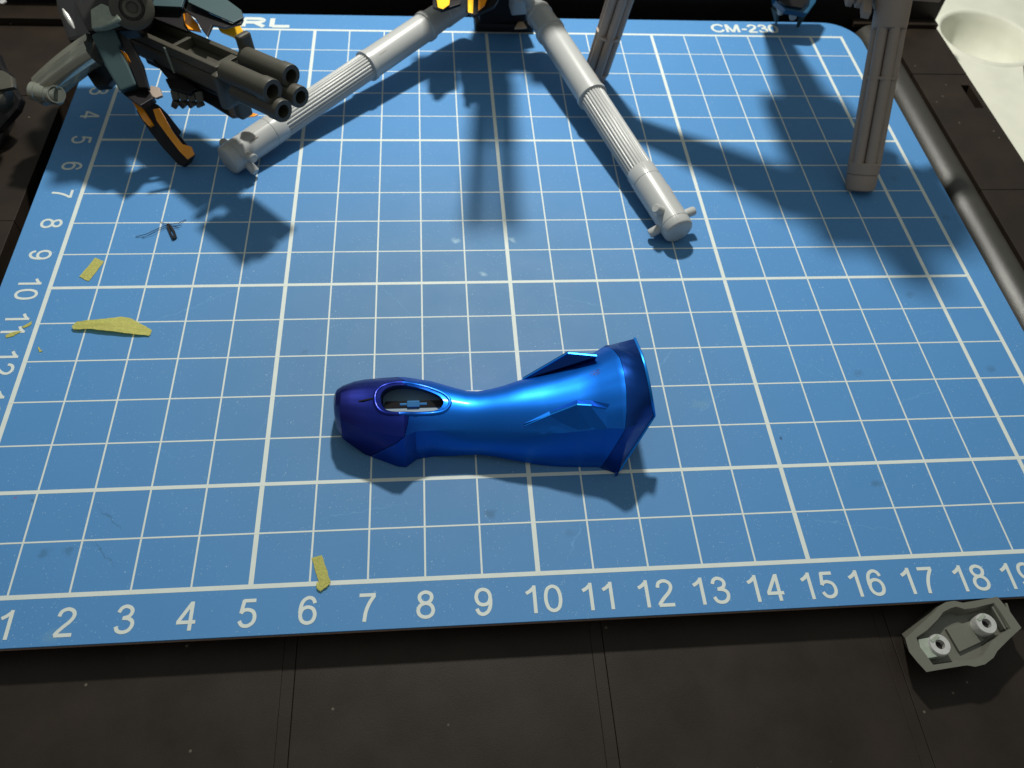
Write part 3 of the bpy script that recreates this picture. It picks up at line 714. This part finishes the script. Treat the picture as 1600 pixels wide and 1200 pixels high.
# ---------------------------------------------------------------- grey tubes of the middle model
def along(a, b, u, v):
    """distance from a of the point on a->b nearest to the pixel ray"""
    d = (CM @ Vector(((u - 800) / FPX, (600 - v) / FPX, -1.0))).normalized()
    a = Vector(a); e = (Vector(b) - a).normalized(); w0 = a - CAM
    bb = e.dot(d); den = 1 - bb * bb
    return (bb * d.dot(w0) - e.dot(w0)) / den
mid = thing('robot_model', 'robot model behind the mat centre with two grey ribbed tube legs spread across the grid', 'robot model', (10.4, 0.2, 0))
def tube_leg(a, b, marks, label, pegs):
    """marks: pixels of collar end, flute end ring, second ring"""
    a = Vector(a); b = Vector(b); L_ = (b - a).length
    def lathe_(bm, a, b, prof, n, **kw): lathe(bm, a, b, [(d, r * 0.87) for d, r in prof], n, **kw)
    d1, d2, d3 = [along(a, b, *m) for m in marks]
    bm = BM()
    pr = [(-0.06, 0.34), (-0.035, 0.395), (0.0, 0.42), (0.18, 0.425), (0.185, 0.415), (0.20, 0.415), (0.205, 0.425), (d1 - 0.40, 0.43), (d1 - 0.39, 0.415), (d1 - 0.37, 0.415), (d1 - 0.36, 0.425), (d1 - 0.02, 0.425), (d1, 0.41)]
    lathe_(bm, a, b, pr, 40); tl = obj('tube_leg', bm, M['gray'], mid, label, smooth=35)
    bm = BM(); lathe_(bm, a, b, [(d1 - 0.005, 0.39), (d1 + 0.02, 0.40), (d2 - 0.02, 0.40), (d2 + .003, 0.39)], 208, flute=(d1 + 0.01, d2 - 0.01, 26, 0.038)); obj('ribbed_sleeve', bm, M['gray'], tl, smooth=70)
    bm = BM(); lathe_(bm, a, b, [(d2, 0.40), (d2 + 0.02, 0.47), (d2 + 0.12, 0.47), (d2 + 0.14, 0.44), (d3, 0.43), (d3 + 0.02, 0.47), (d3 + 0.14, 0.47), (d3 + 0.16, 0.42), (d3 + 0.75, 0.40), (d3 + 0.77, 0.43), (L_ - 0.1, 0.41), (L_, 0.36)], 40)
    obj('upper_tube', bm, M['gray'], tl, smooth=35)
    u, v, wv = frame(a, b)
    for (d, px_, py_) in pegs:
        best = min((math.hypot(*(Vector(project(a + wv * d + (u * math.cos(t) + v * math.sin(t)) * 0.60)) - Vector((px_, py_)))), t) for t in [2 * math.pi * q / 72 for q in range(72)] if (u * math.cos(t) + v * math.sin(t)).z > -0.45)
        dr = u * math.cos(best[1]) + v * math.sin(best[1]); p = a + wv * d + dr * 0.33
        bm = BM(); lathe(bm, p, p + dr, [(0, 0.11), (0.26, 0.11), (0.29, 0.09)], 18); obj('peg', bm, M['gray'], tl, smooth=40)
    sdir = (v * 0.97 + u * (0.25 if a.x > 8 else -0.25)).normalized()
    bm = BM(); beam(bm, a + wv * 0.05 + sdir * 0.369, a + wv * (d1 - 0.05) + sdir * 0.372, 0.006, 0.004, v); obj('mould_seam', bm, M['gray'], tl)
    for k, dd in enumerate((d1 - 0.95, d2 + 0.45)):
        p = a + wv * dd + (v * 0.75 - u * 0.66 if a.x > 8 else v * 0.8 - u * 0.6).normalized() * 0.366
        bm = BM(); beam(bm, p - wv * 0.13, p + wv * 0.13, 0.018, 0.014); obj('notch', bm, M['taupe'], tl)
    return tl
LA = at(357, 250, 0.40); LB = at(738, -8, 1.25)
tube_leg(LA, LB, ((440, 196), (574, 108), (664, 47)), 'grey tube leg reaching down to the left', ((0.30, 350, 222), (0.36, 377, 257), (0.30, 371, 274)))
RA = at(1060, 360, 0.40); RB = at(838, 16, 1.15)
tube_leg(RA, RB, ((1003, 267), (927, 153), (862, 52)), 'grey tube leg reaching down to the right', ((0.50, 1040, 341), (0.36, 1075, 328), (0.30, 1030, 368)))
# joints and body (mostly above the frame, unseen parts placed to shadow the mat)
bm = BM(); lathe(bm, at(838, 18, 1.15), at(822, -6, 1.7), [(0, 0.16), (0.1, 0.2), (0.3, 0.2), (0.35, 0.13), (0.9, 0.13)], 20); obj('ball_joint', bm, M['gray'], mid, smooth=40)
bm = BM(); beam(bm, at(818, 12, 1.0), at(806, -30, 1.3), 0.32, 0.30); obj('shin_guard', bm, M['gray'], mid, bevel=0.06)
bm = BM(); box(bm, at(742, 52).x, at(834, 52).x, at(790, 52).y, 1.2, 0.005, 0.30); obj('foot', bm, M['dark'], mid, bevel=0.10)
bm = BM(); slab(bm, [at(804, 46, 0.32), at(823, 45, 0.32), at(817, 35, 0.34), at(810, 35, 0.34)], 0.04, (0, 0, 1)); obj('toe_plate', bm, M['beige'], mid)
lf_name = 'robot_model.002'
def quad_blade(name, pts, z, th, m, parent, up=(0, -0.6, 0.8), bev=0.02, label=None):
    k_ = 0.72 if parent.name == lf_name else 1.0      # the left model stands a little lower
    P3 = [at(u, v, zz * k_) for (u, v), zz in zip(pts, z if isinstance(z, (list, tuple)) else [z] * len(pts))]
    nn_ = Vector((0, 0, 0)); cc_ = sum(P3, Vector()) / len(P3)
    for i in range(len(P3)): nn_ += (P3[i] - cc_).cross(P3[(i + 1) % len(P3)] - cc_)
    nn_.normalize(); P4 = []
    for p in P3:            # flatten the plate onto its own mean plane, along the line of sight
        d = p - CAM; den = d.dot(nn_)
        P4.append(CAM + d * ((cc_ - CAM).dot(nn_) / den) if abs(den) > 0.15 * d.length else p)
    bm = BM(); slab(bm, P4, th, up)
    return obj(name, bm, m, parent, label, bevel=bev)
quad_blade('knee_fin', [(676, -10), (712, -14), (720, 10), (690, 20), (676, 14)], 1.9, 0.18, M['dark'], mid)
quad_blade('fin_insert', [(681, -8), (704, -8), (702, 8), (692, 15), (684, 12)], 2.12, 0.03, M['yellow'], mid)
quad_blade('knee_fin', [(727, -20), (800, -34), (772, 14), (740, 29), (728, 20)], 1.9, 0.20, M['dark'], mid)
quad_blade('fin_insert', [(731, -14), (740, -14), (739, 22), (731, 20)], 2.15, 0.04, M['yellow'], mid)
quad_blade('fin_insert', [(748, -14), (766, -14), (757, 10), (747, 18)], 2.15, 0.04, M['orange'], mid)
bm = BM(); beam(bm, (10.5, 0.3, 0.3), (10.3, 0.3, 3.4), 0.72, 0.34, Vector((0, 1, 0))); obj('leg', bm, M['dark'], mid, bevel=0.1)
bm = BM(); beam(bm, (10.3, -0.3, 3.3), (10.2, 0.1, 4.6), 0.85, 0.40, Vector((0, 1, 0)), 0.8, 1.15); obj('torso', bm, M['teal'], mid, bevel=0.12)
bm = BM(); lathe(bm, (10.2, -0.4, 5.3), (10.2, -0.5, 6.1), [(0, 0.3), (0.2, 0.42), (0.6, 0.42), (0.8, 0.2)], 16); obj('head', bm, M['gray'], mid, smooth=30)
bm = BM(); beam(bm, (10.2, -0.2, 4.6), (10.0, -0.15, 6.6), 0.42, 0.3, Vector((0, 1, 0))); obj('backpack', bm, M['dark'], mid, bevel=0.08)
for xa, xb in ((9.95, 9.62), (10.40, 10.20)):  # unseen cannons, aimed so two slim shadows fall on the mat
    bm = BM(); lathe(bm, (xa, -0.5, 5.0), (xb, -4.0, 7.2), [(0, 0.24), (2.0, 0.24), (2.05, 0.19), (4.1, 0.19)], 14); obj('unseen_cannon', bm, M['dark'], mid, smooth=30)
for s in (-1, 1):
    bm = BM(); beam(bm, (10.2 + s * 1.1, -0.3, 5.0), (10.2 + s * 1.75, -0.4, 3.3), 0.34, 0.34, Vector((0, 1, 0)), 1.2, 0.8); obj('arm', bm, M['teal'], mid, bevel=0.08)

# ---------------------------------------------------------------- right-hand model with clustered barrels
rt = thing('robot_model', 'robot model at back right whose two warm grey gatling barrels stand on the mat', 'robot model', (17.6, 0.0, 0))
def gatling(a, b, cap_px, band_px, top_px, rc, rr, label):
    a = Vector(a); b = Vector(b); L_ = (b - a).length; u, v, wv = frame(a, b, Vector((0, 1, 0)))
    dc, db, dt = [along(a, b, *m) for m in (cap_px, band_px, top_px)]
    bm = BM(); lathe(bm, a, b, [(0, rc * 0.72), (0.04, rc * 0.93), (0.16, rc), (dc - 0.32, rc), (dc - 0.31, rc * 1.0), (dc - 0.29, rc * 0.95), (dc - 0.27, rc * 1.03), (dc - 0.03, rc * 1.05), (dc, rc * 0.98), (dc, rc * 0.5)], 32)
    g = obj('gatling_barrel', bm, M['taupe'], rt, label, smooth=35)
    for k in range(6):
        t = math.pi / 6 + k * math.pi / 3; o_ = u * math.cos(t) * rr * 0.66 + v * math.sin(t) * rr * 0.66
        bm = BM(); lathe(bm, a + o_ + wv * (dc - 0.05), a + o_ + wv * dt, [(0, rr * 0.325), (dt - dc + 0.1, rr * 0.325)], 14); obj('barrel_rod', bm, M['taupe'], g, smooth=40)
    bm = BM(); lathe(bm, a, b, [(dc - 0.04, rr * 0.52), (dt + 0.02, rr * 0.52)], 18); obj('barrel_core', bm, M['gun'], g, smooth=40)
    bm = BM(); lathe(bm, a, b, [(db - 0.04, rr * 0.70), (db - 0.035, rr * 1.0), (db + 0.035, rr * 1.0), (db + 0.04, rr * 0.70)], 48, flute=(db - 0.036, db + 0.036, 6, 0.08)); obj('barrel_band', bm, M['taupe'], g, smooth=40)
    bm = BM(); lathe(bm, a, b, [(dt, rc * 0.8), (dt + 0.03, rc * 1.04), (dt + 0.09, rc * 1.08), (L_ - 0.03, rc * 1.10), (L_, rc)], 32); obj('barrel_collar', bm, M['taupe'], g, smooth=35)
    return g
GA = at(1343, 298, 0.02); GB = at(1401, -22, 4.0)
gatling(GA, GB, (1353, 254), (1376, 122), (1392, 46), 0.375, 0.40, 'nearer barrel, standing at the right of the grid')
HA = at(928, 124, 0.02); HB = at(978, -30, 3.2)
gatling(HA, HB, (934, 108), (952, 50), (990, -60), 0.31, 0.36, 'farther barrel, standing behind the right tube leg')
# fingers beside the top collar
for k, (x0, y0, x1, y1, hw) in enumerate(((1326, -16, 1328, 6, 0.10), (1341, -16, 1342, 8, 0.11), (1354, -18, 1353, 24, 0.14), (1368, -20, 1372, 10, 0.12))):
    bm = BM(); beam(bm, at(x0, y0, 3.6), at(x1, y1, 3.5), hw, 0.14, Vector((0, 0, 1)), 1.0, 0.7); obj('finger', bm, M['taupe'], rt, bevel=0.03)
bm = BM(); beam(bm, at(1420, -18, 3.9), at(1470, -14, 3.8), 0.2, 0.2); obj('guard', bm, M['taupe'], rt, bevel=0.05)
# blue foot hanging at the rear
b0 = at(1238, 4, 0.85)
quad_blade('blue_foot', [(1199, -30), (1206, 8), (1222, 22), (1255, 28), (1268, 10), (1276, -30)], [1.2, 0.8, 0.7, 0.7, 0.8, 1.2], 0.30, M['blueplain'], rt, bev=0.04)
quad_blade('foot_recess', [(1212, -26), (1214, 4), (1226, 12), (1250, 16), (1260, 4), (1264, -26)], [1.35, 1.0, .95, .95, 1.0, 1.35], 0.16, M['dark'], rt, bev=0.01)
for (u0, v0) in ((1219, 18), (1238, 26)):
    bm = BM(); lathe(bm, at(u0, v0 - 8, 0.75), at(u0 + 1, v0 + 4, 0.42), [(0, 0.11), (0.3, 0.11), (0.34, 0.06)], 14); obj('foot_claw', bm, M['gray'], rt, smooth=40)
bm = BM(); beam(bm, at(1256, 18, 0.6), at(1246, 42, 0.05), 0.09, 0.07, Vector((0, 0, 1)), 1.2, 0.4); obj('heel_spike', bm, M['teal'], rt)
bm = BM(); beam(bm, at(1212, 12, 0.6), at(1213, 34, 0.05), 0.09, 0.07, Vector((0, 0, 1)), 1.2, 0.5); obj('heel_spike', bm, M['teal'], rt)
bm = BM(); beam(bm, (18.45, 0.35, 1.4), (17.0, -0.8, 5.8), 0.42, 0.4, Vector((0, 1, 0)), 0.8, 1.3); obj('leg', bm, M['taupe'], rt, bevel=0.1)  # unseen leg, torso, head and arms, shaped to shadow the mat
bm = BM(); beam(bm, (17.0, -1.0, 5.4), (16.6, -3.7, 8.3), 1.1, 0.6, Vector((0, 1, 0)), 0.8, 1.15); obj('torso', bm, M['taupe'], rt, bevel=0.12)
bm = BM(); lathe(bm, (16.6, -3.7, 8.3), (16.5, -4.3, 8.9), [(0, 0.3), (0.2, 0.42), (0.6, 0.42), (0.8, 0.2)], 16); obj('head', bm, M['taupe'], rt, smooth=30)
bm = BM(); beam(bm, GB, (17.8, -3.3, 7.7), 0.48, 0.45, Vector((0, 1, 0)), 0.8, 1.2); obj('arm', bm, M['taupe'], rt, bevel=0.1)
bm = BM(); beam(bm, HB + Vector((0, 0, 0.1)), (15.6, -3.0, 7.5), 0.33, 0.4, Vector((0, 1, 0)), 0.8, 1.4); obj('arm', bm, M['taupe'], rt, bevel=0.1)

# ---------------------------------------------------------------- left-hand model and its four-barrel gun
lf = thing('robot_model', 'dark teal robot model at upper left with orange blades, holding the four-barrel gun', 'robot model', (1.4, -5.5, 0))
gun = thing('toy_gun', 'dark green four-barrelled toy gun pointing down over the left of the grid', 'toy gun', at(330, 100, 2.6))
# gun frame: axis from receiver rear to muzzles
G0 = at(216, 44, 2.1); G1 = at(447, 146, 2.75)
gu, gv, gw = frame(G0, G1)
if gv.z < 0: gu, gv = -gu, -gv
GL = (G1 - G0).length
def gp_(d, s, h): return G0 + gw * d + gu * s * 1.12 + gv * h * 1.12
def gbox(bm, d0, d1, s0, s1, h0, h1):
    vs = [bm.verts.new(gp_(d, s, h)) for h in (h0, h1) for (d, s) in ((d0, s0), (d1, s0), (d1, s1), (d0, s1))]
    for f in ((0, 3, 2, 1), (4, 5, 6, 7), (0, 1, 5, 4), (1, 2, 6, 5), (2, 3, 7, 6), (3, 0, 4, 7)): bm.faces.new([vs[i] for i in f])
dR = GL * 0.66
W1 = 0.34
bm = BM(); gbox(bm, 0.0, dR, -W1, -W1 + 0.12, -0.02, 0.20); rc_ = obj('side_rail', bm, M['gun'], gun, bevel=0.025)
bm = BM(); gbox(bm, 0.0, dR, W1 - 0.12, W1, -0.02, 0.20); obj('side_rail', bm, M['gun'], gun, bevel=0.025)
bm = BM(); gbox(bm, -0.1, dR + 0.02, -W1 - 0.02, W1 + 0.02, -0.42, -0.024); obj('receiver', bm, M['gun'], gun, bevel=0.08)
bm = BM(); gbox(bm, 0.3, dR + 0.02, -W1 + 0.08, W1 - 0.08, -0.62, -0.424); obj('lower_receiver', bm, M['dark'], gun, bevel=0.05)
for d0, d1 in ((0.0, 0.16), (dR * 0.50, dR * 0.535), (dR - 0.22, dR)):
    bm = BM(); gbox(bm, d0 + .004, d1 - .004, -W1 + .123, W1 - .123, -0.02, 0.18); obj('cross_bar', bm, M['gun'], gun, bevel=0.015)
bm = BM(); gbox(bm, dR * 0.47, dR * 0.49, -W1 - 0.035, -W1 - 0.015, -0.4, 0.15); obj('panel_line', bm, M['partlite'], gun)
# clamp
bm = BM(); gbox(bm, dR + 0.03, dR + 0.26, -0.54, 0.54, -0.60, 0.17); obj('clamp', bm, M['gun'], gun, bevel=0.09)
bm = BM(); gbox(bm, dR + 0.05, dR + 0.24, 0.24, 0.54, 0.175, 0.62); obj('clamp_fin', bm, M['gun'], gun, bevel=0.06)
bm = BM(); gbox(bm, dR - 0.1, dR + 0.18, -0.22, 0.08, -1.0, -0.47); obj('clamp_foot', bm, M['gun'], gun, bevel=0.06)
# four barrels ending at the photographed muzzles
for (mu, mv, mz, r_) in ((455, 119, 2.95, 0.24), (426, 143, 3.0, 0.25), (470, 152, 2.6, 0.23), (443, 174, 2.6, 0.235)):
    m1 = at(mu, mv, mz); a = m1 - gw * (GL * 0.285)
    Lb = (m1 - a).length
    bm = BM(); lathe(bm, a, m1, [(0, r_ * 0.95), (Lb - 0.30, r_ * 0.95), (Lb - 0.28, r_ * 1.04), (Lb - 0.03, r_ * 1.04), (Lb, r_), (Lb, r_ * 0.62), (Lb - 0.35, r_ * 0.60)], 32)
    g = obj('barrel', bm, M['gun'], gun, smooth=35)
    bm = BM(); lathe(bm, m1 - gw * 0.30, m1, [(0, r_ * 0.59), (0.03, r_ * 0.59)], 20); obj('bore', bm, M['hole'], g)
# model: drum, chest, armour plates
c0 = at(206, 12, 3.2); view = (CAM - c0).normalized()
bm = BM(); lathe(bm, c0 - view * 0.5, c0 + view * 0.3, [(0, 0.40), (0.55, 0.47), (0.70, 0.47), (0.74, 0.41), (0.74, 0.27), (0.66, 0.25), (0.66, 0.22), (0.80, 0.20), (0.80, 0.13), (0.74, 0.11)], 36); obj('shoulder_drum', bm, M['gun'], lf, smooth=35)
quad_blade('collar_armour', [(148, 22), (165, 12), (184, 20), (196, 38), (182, 44), (165, 50), (150, 52)], [4.2, 4.4, 4.4, 4.1, 4.0, 3.9, 3.9], 0.25, M['partlite'], lf, bev=0.04)
quad_blade('torso_block', [(120, -30), (240, -30), (250, 30), (225, 60), (150, 62), (130, 20)], 3.3, 0.5, M['dark'], lf, bev=0.06)
quad_blade('thigh_armour', [(152, 64), (178, 50), (188, 54), (198, 78), (194, 82), (208, 108), (222, 140), (196, 150), (176, 116)], [3.6, 3.6, 3.6, 3.3, 3.3, 2.9, 2.5, 2.4, 2.8], 0.35, M['teal'], lf, bev=0.04)
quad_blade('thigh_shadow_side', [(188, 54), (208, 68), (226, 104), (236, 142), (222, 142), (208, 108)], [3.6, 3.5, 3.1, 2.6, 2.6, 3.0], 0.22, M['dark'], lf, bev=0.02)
quad_blade('thigh_cap', [(196, 150), (236, 142), (246, 160), (226, 172), (206, 158)], 2.25, 0.3, M['dark'], lf, bev=0.03)
quad_blade('orange_blade', [(203, 150), (211, 148), (242, 196), (236, 200), (226, 190)], [2.3, 2.3, 1.5, 1.5, 1.7], 0.12, M['orange'], lf, bev=0.02)
quad_blade('leg_blade', [(216, 176), (242, 162), (252, 168), (282, 212), (306, 242), (300, 254), (290, 262), (280, 258), (256, 232), (236, 206)], [1.9, 1.9, 1.8, 1.0, 0.35, 0.12, 0.05, 0.1, 0.7, 1.2], 0.16, M['dark'], lf, bev=0.02)
quad_blade('orange_blade', [(240, 172), (250, 170), (272, 208), (286, 226), (300, 230), (305, 242), (294, 250), (282, 238), (262, 212), (246, 190)], [2.05, 2.05, 1.35, 1.0, 0.8, 0.6, 0.5, 0.75, 1.2, 1.65], 0.06, M['orange'], lf, bev=0.012)
quad_blade('blade_edge', [(252, 168), (262, 178), (284, 206), (280, 212), (262, 190)], [2.3, 2.2, 1.5, 1.5, 1.9], 0.10, M['dark'], lf, bev=0.01)
quad_blade('inner_orange', [(194, 84), (204, 90), (218, 116), (208, 112)], [3.2, 3.2, 2.8, 2.8], 0.3, M['orange'], lf, bev=0.02)
quad_blade('hip_pad', [(140, 118), (168, 104), (186, 128), (176, 140), (156, 142)], 2.2, 0.3, M['dark'], lf, bev=0.05)
# upper right wing plate with orange
quad_blade('wing_plate', [(292, -20), (340, -10), (378, 18), (382, 30), (366, 38), (330, 22), (296, 6)], [4.1, 4.1, 4.0, 4.0, 4.0, 4.1, 4.2], 0.10, M['teal'], lf, bev=0.02)
quad_blade('wing_side', [(296, 8), (330, 24), (366, 40), (382, 32), (378, 40), (352, 46), (334, 42), (326, 60), (318, 50), (306, 30), (292, 20)], [3.9] * 11, 0.12, M['dark'], lf, bev=0.02)
quad_blade('orange_blade', [(288, 24), (296, 22), (310, 38), (316, 52), (296, 48), (290, 38)], 3.6, 0.10, M['orange'], lf, bev=0.02)
quad_blade('orange_blade', [(340, 42), (374, 38), (388, 62), (380, 78), (366, 60), (346, 52)], [3.5, 3.5, 3.1, 3.0, 3.2, 3.4], 0.10, M['yellow'], lf, bev=0.02)
quad_blade('back_plate', [(230, -16), (296, -16), (286, 14), (240, 12)], 3.8, 0.12, M['teal'], lf, bev=0.02)
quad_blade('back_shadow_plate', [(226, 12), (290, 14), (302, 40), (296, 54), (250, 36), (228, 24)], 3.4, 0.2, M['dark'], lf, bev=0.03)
# under the gun: dark skirt with orange tips, hand with fingers
quad_blade('skirt_blade', [(240, 96), (300, 112), (350, 142), (372, 160), (378, 184), (364, 186), (332, 166), (270, 132)], [2.4, 2.3, 2.0, 1.7, 1.4, 1.4, 1.7, 2.1], 0.14, M['dark'], lf, bev=0.02)
quad_blade('orange_blade', [(350, 160), (360, 164), (362, 170), (352, 168)], 1.9, 0.06, M['orange'], lf, bev=0.005)
quad_blade('orange_blade', [(382, 174), (404, 180), (398, 183), (386, 184), (380, 182)], 1.7, 0.08, M['orange'], lf, bev=0.005)
quad_blade('palm', [(262, 128), (292, 128), (312, 142), (300, 152), (270, 144)], 2.25, 0.25, M['dark'], lf, bev=0.05)
for k in range(4):
    x = 272 + k * 12.5; y = 140 + k * 1.0
    bm = BM(); beam(bm, at(x, y, 1.7), at(x + 4, y + 16, 1.5), 0.085, 0.10); fg = obj('finger', bm, M['gun'], lf, bevel=0.03)
    bm = BM(); beam(bm, at(x + 4.5, y + 17.5, 1.49), at(x, y + 27 - k * 2, 1.3), 0.08, 0.09, Vector((0, 0, 1)), 1, 0.75); obj('fingertip', bm, M['gun'], lf, bevel=0.03)
quad_blade('thumb', [(238, 136), (252, 140), (256, 152), (246, 156), (236, 150)], 2.3, 0.14, M['taupe'], lf, bev=0.02)
# shiny black backpack at the left edge of the model
quad_blade('gloss_fairing', [(94, -20), (130, -30), (142, 20), (152, 66), (116, 74), (108, 50), (98, 20)], [3.6, 3.8, 3.6, 3.0, 2.6, 2.9, 3.3], 0.35, M['shiny'], lf, bev=0.10)
bm = BM(); lathe(bm, at(98, 14, 3.05), at(112, 38, 2.85), [(0, 0.02), (0.15, 0.06), (0.35, 0.06), (0.5, 0.02)], 12); obj('fairing_glint', bm, M['white'], lf, smooth=60)  # highlight streak on the gloss black, put in as a white sliver
# smoky curved tube piece
P0 = at(150, 76, 2.3); P1 = at(108, 102, 1.9); P2 = at(66, 142, 1.2)
bm = BM(); N = 72; rr = []
for i in range(13):
    t = i / 12; c = P0 * (1 - t) ** 2 + P1 * 2 * t * (1 - t) + P2 * t * t; tg = (P0 * (-2 * (1 - t)) + P1 * (2 - 4 * t) + P2 * 2 * t).normalized()
    sd = Vector((0, 0, 1)).cross(tg).normalized(); up = tg.cross(sd)
    rr.append([bm.verts.new(c + sd * 0.44 * math.copysign(abs(math.cos(a)) ** 0.75, math.cos(a)) + up * (0.30 + 0.03 * math.cos(a * 10)) * math.copysign(abs(math.sin(a)) ** 0.85, math.sin(a))) for a in [2 * math.pi * k / N for k in range(N)]])
for i in range(12):
    for k in range(N): bm.faces.new((rr[i][k], rr[i + 1][k], rr[i + 1][(k + 1) % N], rr[i][(k + 1) % N]))
bm.faces.new(rr[0]); bm.faces.new(rr[-1][::-1])
sk = obj('smoky_tube', bm, M['smoke'], lf, 'curved smoky chrome tube hanging over the black base', smooth=50)
e0 = at(88, 147, 1.45); ed = (P2 - P1).normalized()
bm = BM(); lathe(bm, at(50, 142, 1.4), at(92, 149, 1.4), [(0, 0.2), (0.02, 0.22), (0.14, 0.22), (0.15, 0.205), (0.20, 0.205), (0.21, 0.22), (0.40, 0.22), (0.41, 0.205), (0.46, 0.205), (0.47, 0.22), (0.68, 0.22)], 24); obj('end_tube', bm, M['smoke'], lf, smooth=40)
vw = (CAM - e0).normalized()
bm = BM(); lathe(bm, e0 - vw * 0.2, e0 + vw * 0.1, [(0, 0.20), (0.3, 0.20), (0.3, 0.17), (0.22, 0.16)], 24); et = obj('end_ring', bm, M['smoke'], lf, smooth=40)
# body above the frame
bm = BM(); beam(bm, at(200, -20, 3.0), at(196, -90, 4.4), 0.6, 0.45, Vector((0, 1, 0))); obj('torso', bm, M['teal'], lf, bevel=0.1)
# far-left dark foot cut by the frame
ff = thing('model_boot', 'dark green-black model foot cut off by the left picture edge', 'model foot', at(8, 180, ZP))
quad_blade('foot_block', [(-40, 84), (4, 86), (14, 112), (24, 120), (30, 142), (42, 160), (36, 176), (10, 206), (-40, 230)], [0.9, 0.9, 0.8, 0.8, 0.7, 0.4, 0.2, -0.2, -0.2], 0.3, M['dark'], ff, bev=0.06)
quad_blade('ankle_block', [(-30, 112), (10, 114), (26, 124), (28, 140), (8, 144), (-30, 142)], 1.15, 0.2, M['gun'], ff, bev=0.05)
quad_blade('sole', [(-40, 190), (8, 180), (26, 190), (4, 236), (-40, 250)], -0.5, 0.25, M['dark'], ff, bev=0.04)
bm = BM(); lathe(bm, at(-12, 150, 1.0), at(12, 160, 0.9), [(0, 0.3), (0.35, 0.3), (0.42, 0.2)], 20); obj('ankle_joint', bm, M['gun'], ff, smooth=40)
sh = thing('plastic_chip', 'tiny pale plastic chip in the top left corner on the black wall', 'plastic chip', at(4, 3, 0.62))
quad_blade('chip', [(-6, -4), (8, -3), (12, 4), (6, 8), (-4, 6)], 0.64, 0.10, M['white'], sh, bev=0.03)

# ---------------------------------------------------------------- cream palette behind the base, upper right
pal = thing('paint_palette', 'cream plastic tray with one round well, out of focus beyond the black base', 'palette', at(1540, 80, -1.9))
ZT2 = -1.5
wc = at(1541, 58, ZT2); wr = 1.55
bm = BM(); NS = 48
rings_ = []
for r_, z_ in ((0.05, -2.75), (wr * 0.50, -2.73), (wr * 0.74, -2.6), (wr * 0.88, -2.2), (wr * 0.96, -1.8), (wr, ZT2 - 0.03), (wr * 1.04, ZT2 + 0.05), (wr * 1.10, ZT2 + 0.06), (wr * 1.16, ZT2)):
    rings_.append([bm.verts.new((wc.x + math.cos(2 * math.pi * i / NS) * r_, wc.y + math.sin(2 * math.pi * i / NS) * r_, z_)) for i in range(NS)])
for k in range(len(rings_) - 1):
    for i in range(NS): bm.faces.new((rings_[k][i], rings_[k][(i + 1) % NS], rings_[k + 1][(i + 1) % NS], rings_[k + 1][i]))
bm.faces.new(rings_[0])
w_ = obj('round_well', bm, M['palette'], pal, smooth=60)
Q = [Vector((24.95, -16, ZT2)), at(1700, 560, ZT2), at(1606, 190, ZT2), at(1598, 95, ZT2), at(1622, 40, ZT2), at(1680, -30, ZT2), Vector((24.95, 12, ZT2))]
tbm2 = BM(); slab(tbm2, [q - Vector((0, 0, 1.4)) for q in Q], 1.4, (0, 0, 1))
cb2 = BM(); lathe(cb2, (wc.x, wc.y, -3.2), (wc.x, wc.y, 0), [(0, wr * 1.155), (3.0, wr * 1.155)], NS)
obj('tray', boolean(tbm2, cb2), M['palette'], pal, bevel=0)
